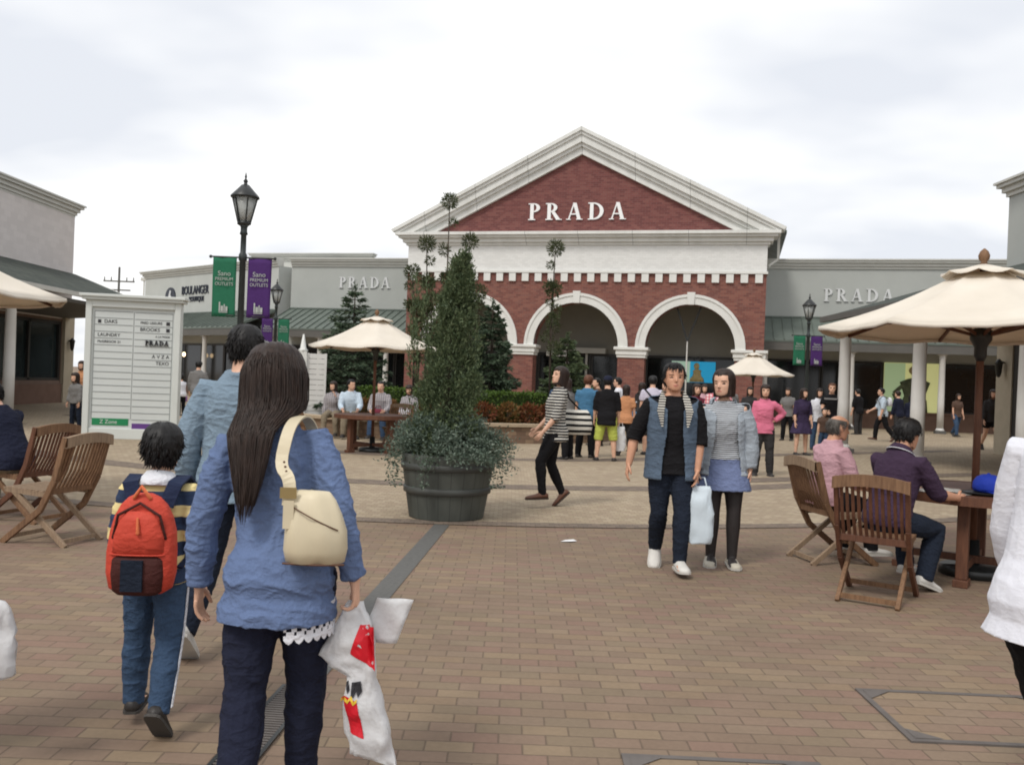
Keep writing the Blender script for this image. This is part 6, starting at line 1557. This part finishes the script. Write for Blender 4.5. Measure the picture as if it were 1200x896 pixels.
for i, p in enumerate(strap):
    tn = (strap[min(i + 1, len(strap) - 1)] - strap[max(i - 1, 0)]).normalized(); u = (V((1, 0, 0)) - tn * tn.x).normalized(); n_ = tn.cross(u); f_ = i / (len(strap) - 1); c = p + V((0, -.014 * smoothstep(.08, .22, f_) * smoothstep(.6, .45, f_), .018 * smoothstep(.25, .4, f_) * smoothstep(.8, .65, f_)))
    wd = .019; rings.append([c - u * wd - n_ * .003, c + u * wd - n_ * .003, c + u * wd + n_ * .003, c - u * wd + n_ * .003])
k.loft(rings, 0, True, False); stp = k.build('strap', leather, sb)
k = MB(); q = strap[0].lerp(strap[4], .8); k.box(q + V((0, -.018, .0)), (.05, .006, .034)); k.build('buckle', brass, stp)
k = MB()
for t in (.3, .5, .7): k.ell(strap[6].lerp(strap[11], t) + V((0, -.012, 0)), (.004, .003, .004), None, 8, 5)
k.build('strap_holes', dleather, stp)
k = MB(); k.box(V((bx - .078, by - .046, bz + .025)), (.032, .008, .085)); k.build('tab', leather, sb); 
# white plastic shopping bag in her right hand
sh, el, wr, hd, cu = B.arms['R']; hp = local(r, wr + hd * .075)
plas = NT('white_plastic'); n_ = plas.noise(7, 5); c_ = plas.ramp(n_, [(.3, (.70, .70, .71)), (.7, (.80, .80, .81))]); plas.bump(plas.noise(13, 5, .6), .5, .02); plas.set(c_, .35, .4)
tr = plas.new('ShaderNodeBsdfTranslucent'); tr.inputs['Color'].default_value = (.75, .75, .76, 1); mx_ = plas.new('ShaderNodeMixShader'); mx_.inputs[0].default_value = .25
plas.l(plas.b.outputs[0], mx_.inputs[1]); plas.l(tr.outputs[0], mx_.inputs[2]); plas.l(mx_.outputs[0], plas.n['Material Output'].inputs['Surface']); PL = plas.mat
pb = bag_thing('plastic_bag', 'crumpled white plastic bag with red prints held by the long haired woman', 'shopping bag', hp, rad(-4))
pb.scale = (1.16, 1.1, 1.18)
pred = plain('red_print', lin(206, 28, 44), .4, .08, 4, 0)
def crumple(k_rings, amp, seed):
    out = []
    for i, rg in enumerate(k_rings):
        out.append([p + V((noise.noise(p * 17 + V((seed, 0, 0))), noise.noise(p * 17 + V((0, seed, 3))), noise.noise(p * 13 + V((4, 0, seed))) * .6)) * amp + V((0, (max(0, 1 - abs(noise.noise(p * 26 + V((9, seed, 1)))) * 5) + max(0, 1 - abs(noise.noise(p * 55 + V((2, seed, 5)))) * 5) * .5) * amp * .45, 0)) for p in rg])
    return out
def bag_surface(path, wds, deps, n=56, sub=4):
    rg = []; P2, W2, D2 = [], [], []
    for i in range(len(path) - 1):
        for q in range(sub):
            u = q / sub; P2.append((V(path[i][0]).lerp(V(path[i + 1][0]), u), path[i][1] * (1 - u) + path[i + 1][1] * u)); W2.append(wds[i] * (1 - u) + wds[i + 1] * u); D2.append(deps[i] * (1 - u) + deps[i + 1] * u)
    path, wds, deps = P2 + [path[-1]], W2 + [wds[-1]], D2 + [deps[-1]]
    for (c, tl), w_, d_ in zip(path, wds, deps):
        ring = []
        for j in range(n):
            t = 2 * PI * j / n; x = w_ * math.copysign(abs(math.cos(t)) ** .8, math.cos(t)); y = d_ * math.copysign(abs(math.sin(t)) ** .8, math.sin(t)); ring.append(V(c) + V((x * math.cos(tl), y, x * math.sin(tl))))
        rg.append(ring)
    return rg
k = MB()
pth = [((0, 0, .0), 0), ((-.005, -.005, -.03), .1), ((-.01, -.01, -.07), .2), ((-.02, -.01, -.12), .35), ((.0, -.01, -.165), .2), ((.025, -.01, -.205), .0), ((.03, -.01, -.25), -.15), ((.04, -.01, -.31), -.18), ((.052, -.01, -.37), -.18), ((.064, -.01, -.425), -.2), ((.07, -.01, -.432), -.2)]
k.loft(crumple(bag_surface(pth, [.018, .03, .056, .084, .066, .046, .052, .064, .07, .066, .05], [.012, .018, .024, .028, .03, .03, .034, .038, .036, .022, .01]), .014, 2)); film = k.build('bag_film', PL, pb)
from mathutils.bvhtree import BVHTree
fbv = BVHTree.FromPolygons([v.co for v in film.data.vertices], [tuple(p.vertices) for p in film.data.polygons])
k = MB(); rows = []
for i in range(9):
    rows.append([V((.01 + (.105 + .03 * i / 8 * 0) * j / 7 + .045 * (i / 8) * 1.0 + .0, .022 + .006 * math.sin(i * 1.2 + j) , -.115 + .125 * i / 8 - .02 * j / 7 * 0)) for j in range(8)])
k.add([p for q in rows for p in q], [(i * 8 + j, i * 8 + j + 1, i * 8 + 9 + j, i * 8 + 8 + j) for i in range(8) for j in range(7)], 0, True)
o = k.build('back_flap', PL, pb); s = o.modifiers.new('t', 'SOLIDIFY'); s.thickness = .002
lay = [0.0]
def patch(name, pts, mat, y, parent):
    bm = bmesh.new(); f = bm.faces.new([bm.verts.new((x, -.2, z)) for x, z in pts]); bmesh.ops.triangulate(bm, faces=[f])
    bmesh.ops.subdivide_edges(bm, edges=bm.edges[:], cuts=7, use_grid_fill=True); lay[0] += .0006
    for v in bm.verts:
        h = fbv.ray_cast(v.co, V((0, 1, 0)))[0]
        v.co.y = (h.y if h else y) - .0012 - lay[0]
    me = bpy.data.meshes.new(name); bm.to_mesh(me); bm.free(); me.materials.append(mat); return link(bpy.data.objects.new(name, me), parent)
patch('red_print', [(.02, -.055), (.062, -.055), (.044, -.095), (.07, -.175), (-.005, -.135), (.032, -.09)], pred, -.042, pb)
patch('red_print', [(-.018, -.245), (.022, -.262), (.046, -.362), (.004, -.35)], pred, -.060, pb)
patch('black_print', [(-.014, -.215), (-.006, -.208), (.0, -.232), (-.006, -.243)], M['ink'], -.058, pb); patch('black_print', [(.004, -.212), (.03, -.207), (.034, -.236), (.024, -.252), (.018, -.236), (.02, -.222), (.01, -.22), (.012, -.252), (.004, -.248)], M['ink'], -.0615, pb)
patch('yellow_print', [(-.017, -.246), (-.004, -.258), (.006, -.246), (.014, -.262), (.022, -.254), (.022, -.264), (.012, -.272), (.004, -.256), (-.004, -.268), (-.018, -.256)], plain('yellow_print', lin(226, 190, 60), .5, .05, 4, 0), -.0635, pb)
# carrier bags
def carrier(label, loc, rz, w_, h_, d_, mat, name='carrier_bag'):
    c = bag_thing(name, label, 'shopping bag', loc, rz); k = MB(); rg = []
    for z, q in ((-h_, .9), (-h_ + .01, .98), (-h_ * .85, 1.0), (-h_ * .72, 1.0), (-h_ * .6, 1.0), (-h_ * .48, .97), (-h_ * .38, .94), (-h_ * .28, .9), (-h_ * .18, .84), (-h_ * .08, .78), (0, .7)): rg.append(sring(0, 0, w_ / 2 * q, d_ / 2 * (q if z > -h_ * .9 else .9) * (1 if z < -.1 * h_ else .4), z, 3, 20))
    k.loft(crumple(rg, .022, 5)); k.build('bag_body', mat, c)
    k = MB(); k.tube([V((-w_ * .22, 0, -.01)), V((-w_ * .12, 0, .07)), V((w_ * .12, 0, .07)), V((w_ * .22, 0, -.01))], [.006] * 4, 6); k.build('handle', mat, c); return c
pale = plain('pale_blue_paper', lin(200, 212, 220), .5, .07, 5, .3)
r, B = PEOPLE['couple_man']; sh, el, wr, hd, cu = B.arms['L']; p = local(r, wr + hd * .07)
carrier('pale blue paper carrier bag held between the walking couple', p + V((.04, .0, -.06)), rad(-8), .21, .46, .1, pale)
r, B = PEOPLE['bag_holder']; sh, el, wr, hd, cu = B.arms['R']; p = local(r, wr + hd * .07)
carrier('white bag poking in at the left edge of the photo', V((-1.86, 3.1, .64)), rad(10), .24, .27, .05, PL)
r, B = PEOPLE['c3']; sh, el, wr, hd, cu = B.arms['R']; p = local(r, wr + hd * .07)
carrier('white plastic bag held by the man in yellow green shorts', p + V((.05, .0, -.06)), 0, .2, .48, .1, PL)
# striped tote of the striped woman
r, B = PEOPLE['striped_woman']; tb = bag_thing('tote_bag', 'black and white striped tote bag on the shoulder of the striped woman', 'tote bag', local(r, (0, 0, 0)), r.rotation_euler.z)
tm = stripes('tote_stripes', lin(214, 210, 200), lin(28, 28, 30), .07, .45)
k = MB(); c0 = B.T(.10, -.15, .10); k.loft([sring(c0.x, c0.y, a, b, c0.z + z, 3, 22) for z, a, b in ((-.17, .06, .18), (-.165, .075, .22), (-.05, .075, .24), (.08, .05, .21), (.13, .02, .17))]); k.build('bag_body', tm, tb)
k = MB()
for dy in (-.09, .09): k.tube([c0 + V((0, dy, .12)), B.T(.1, -.03 + dy * .2, .30), B.T(.09, 0 + dy * .2, .332)], [.011] * 3, 6)
k.build('strap', C['black'], tb)
# sling bag, backpack, handbags in the crowd
r, B = PEOPLE['c6']; g = bag_thing('sling_bag', 'black sling bag on the back of the man in lavender', 'bag', local(r, (0, 0, 0)), r.rotation_euler.z)
pts = []; k = MB()
for j in range(25):
    t = 2 * PI * j / 24; zz = .20 + .115 * math.cos(t); xx = .11 * math.cos(t) * -1; a, b, y = B.trad(zz); pts.append(B.T(xx * .9, y + (b + .022) * math.sin(t) * 1.02, zz))
k.tube(pts, [.018] * 25, 6, rounded=False); k.build('strap', C['black'], g)
k = MB(); c0 = B.T(.10, -.06, .02); k.loft([sring(c0.x, c0.y, a, b, c0.z + z, 3, 18) for z, a, b in ((-.1, .05, .09), (-.09, .06, .11), (.08, .06, .11), (.1, .04, .09))]); k.build('bag_body', C['navy'], g)
r, B = PEOPLE['r5']; g = bag_thing('backpack', 'white backpack worn by the man in the pale shirt', 'backpack', local(r, (0, 0, 0)), r.rotation_euler.z)
c0 = B.T(0, -.125, .14); k = MB(); k.loft([sring(c0.x, c0.y, a, b, c0.z + z, 3, 18) for z, a, b in ((0, .1, .05), (.02, .14, .075), (.2, .13, .07), (.27, .09, .045), (.29, .04, .02))]); k.build('bag_body', C['white'], g)
for sx in (-1, 1): k = MB(); k.tube([c0 + V((sx * .07, .04, .25)), B.T(sx * .07, -.0, .345), B.T(sx * .08, .085, .26), B.T(sx * .11, .05, .12), c0 + V((sx * .1, .05, .03))], [.014] * 5, 6); k.build('strap', C['gray'], g)
r, B = PEOPLE['s4']; g = bag_thing('handbag', 'white bag on the lap of the seated woman in the dark top', 'handbag', local(r, (.02, .30, .62)), r.rotation_euler.z)
k = MB(); k.loft([sring(0, 0, a, b, z, 3, 18) for z, a, b in ((-.06, .13, .05), (-.05, .15, .07), (.05, .14, .06), (.12, .12, .03))]); k.build('bag_body', C['white'], g); k = MB(); k.tube([(-.07, 0, .11), (-.05, 0, .2), (.05, 0, .2), (.07, 0, .11)], [.008] * 4, 6); k.build('handle', C['white'], g)
r, B = PEOPLE['s3']; g = bag_thing('handbag', 'dark red bag on the lap of the person behind the parasol pole', 'handbag', local(r, (.0, .26, .63)), r.rotation_euler.z)
k = MB(); k.loft([sring(0, 0, a, b, z, 3, 18) for z, a, b in ((-.05, .16, .06), (-.04, .18, .08), (.06, .17, .07), (.1, .14, .03))]); k.build('bag_body', C['maroon'], g); k = MB(); k.tube([(-.07, 0, .09), (-.05, 0, .16), (.05, 0, .16), (.07, 0, .09)], [.008] * 4, 6); k.build('handle', C['maroon'], g)
r, B = PEOPLE['l2']; g = bag_thing('handbag', 'lilac bag beside the child at the board edge', 'handbag', local(r, (.16, .08, .55)), r.rotation_euler.z)
k = MB(); k.loft([sring(0, 0, a, b, z, 3, 18) for z, a, b in ((-.1, .1, .05), (-.09, .12, .06), (.06, .11, .05), (.1, .08, .02))]); k.build('bag_body', cloth('lilac_cloth', lin(170, 120, 180), .1, 100, .8, .2), g); k = MB(); k.tube([(-.05, 0, .09), (-.03, 0, .2), (.03, 0, .2), (.05, 0, .09)], [.008] * 4, 6); k.build('handle', C['maroon'], g)
# ================================================================== CAMERA, SKY, SUN
cam = bpy.data.cameras.new('camera'); co = bpy.data.objects.new('camera', cam); COL.objects.link(co)
co.matrix_world = Matrix(((CAM_R.x, CAM_U.x, -CAM_F.x, 0), (CAM_R.y, CAM_U.y, -CAM_F.y, 0), (CAM_R.z, CAM_U.z, -CAM_F.z, CH), (0, 0, 0, 1)))
cam.sensor_width = 36; cam.lens = 36 * CF / 1200; cam.clip_end = 2000; cam.clip_start = .05
sc.camera = co
w = bpy.data.worlds.new('World'); sc.world = w; w.use_nodes = True
nt = w.node_tree; N_ = nt.nodes; bg = N_['Background']; bg.inputs['Strength'].default_value = .1
sky = N_.new('ShaderNodeTexSky'); sky.sky_type = 'NISHITA'; sky.sun_disc = False
SUN_EL, SUN_AZ = rad(52), rad(215)     # azimuth clockwise from +Y
sky.sun_elevation = SUN_EL; sky.sun_rotation = SUN_AZ; sky.air_density = 1.0; sky.dust_density = 4.0
# overcast: cloud sheet over the clear sky
tc = N_.new('ShaderNodeTexCoord'); sp = N_.new('ShaderNodeSeparateXYZ'); nt.links.new(tc.outputs['Generated'], sp.inputs[0])
def mth(op, a, b):
    n = N_.new('ShaderNodeMath'); n.operation = op
    for i, x in enumerate((a, b)):
        if isinstance(x, (int, float)): n.inputs[i].default_value = x
        else: nt.links.new(x, n.inputs[i])
    return n.outputs[0]
zc = mth('ADD', mth('MAXIMUM', sp.outputs[2], 0.0), .22)
cv = N_.new('ShaderNodeCombineXYZ'); nt.links.new(mth('DIVIDE', sp.outputs[0], zc), cv.inputs[0]); nt.links.new(mth('DIVIDE', sp.outputs[1], zc), cv.inputs[1])
mp = N_.new('ShaderNodeMapping'); mp.inputs['Location'].default_value = (3.1, 1.4, 0); mp.inputs['Scale'].default_value = (.8, 1.1, 1); nt.links.new(cv.outputs[0], mp.inputs['Vector'])
ns = N_.new('ShaderNodeTexNoise'); ns.inputs['Scale'].default_value = 1.15; ns.inputs['Detail'].default_value = 4; ns.inputs['Roughness'].default_value = .5; nt.links.new(mp.outputs[0], ns.inputs['Vector'])
rp = N_.new('ShaderNodeValToRGB'); e = rp.color_ramp.elements
e[0].position = .40; e[0].color = (7.0, 7.25, 7.75, 1); e[1].position = .62; e[1].color = (10.0, 9.95, 9.8, 1)
nt.links.new(ns.outputs['Fac'], rp.inputs['Fac'])
mx = N_.new('ShaderNodeMix'); mx.data_type = 'RGBA'; mx.inputs[0].default_value = .93
nt.links.new(sky.outputs[0], mx.inputs[6]); nt.links.new(rp.outputs[0], mx.inputs[7]); nt.links.new(mx.outputs[2], bg.inputs['Color'])
sun = bpy.data.lights.new('sun', 'SUN'); so = bpy.data.objects.new('sun', sun); COL.objects.link(so)
sun.energy = 1.4; sun.angle = rad(14); sun.color = (1.0, .96, .9)
d_ = V((math.sin(SUN_AZ) * math.cos(SUN_EL), math.cos(SUN_AZ) * math.cos(SUN_EL), math.sin(SUN_EL)))
so.rotation_euler = d_.to_track_quat('Z', 'Y').to_euler(); so.location = d_ * 60
vs = sc.view_settings; vs.view_transform = 'Standard'; vs.look = 'None'; vs.exposure = 0.30; vs.gamma = 1; vs.use_curve_mapping = False
sc.cycles.filter_width = 1.9
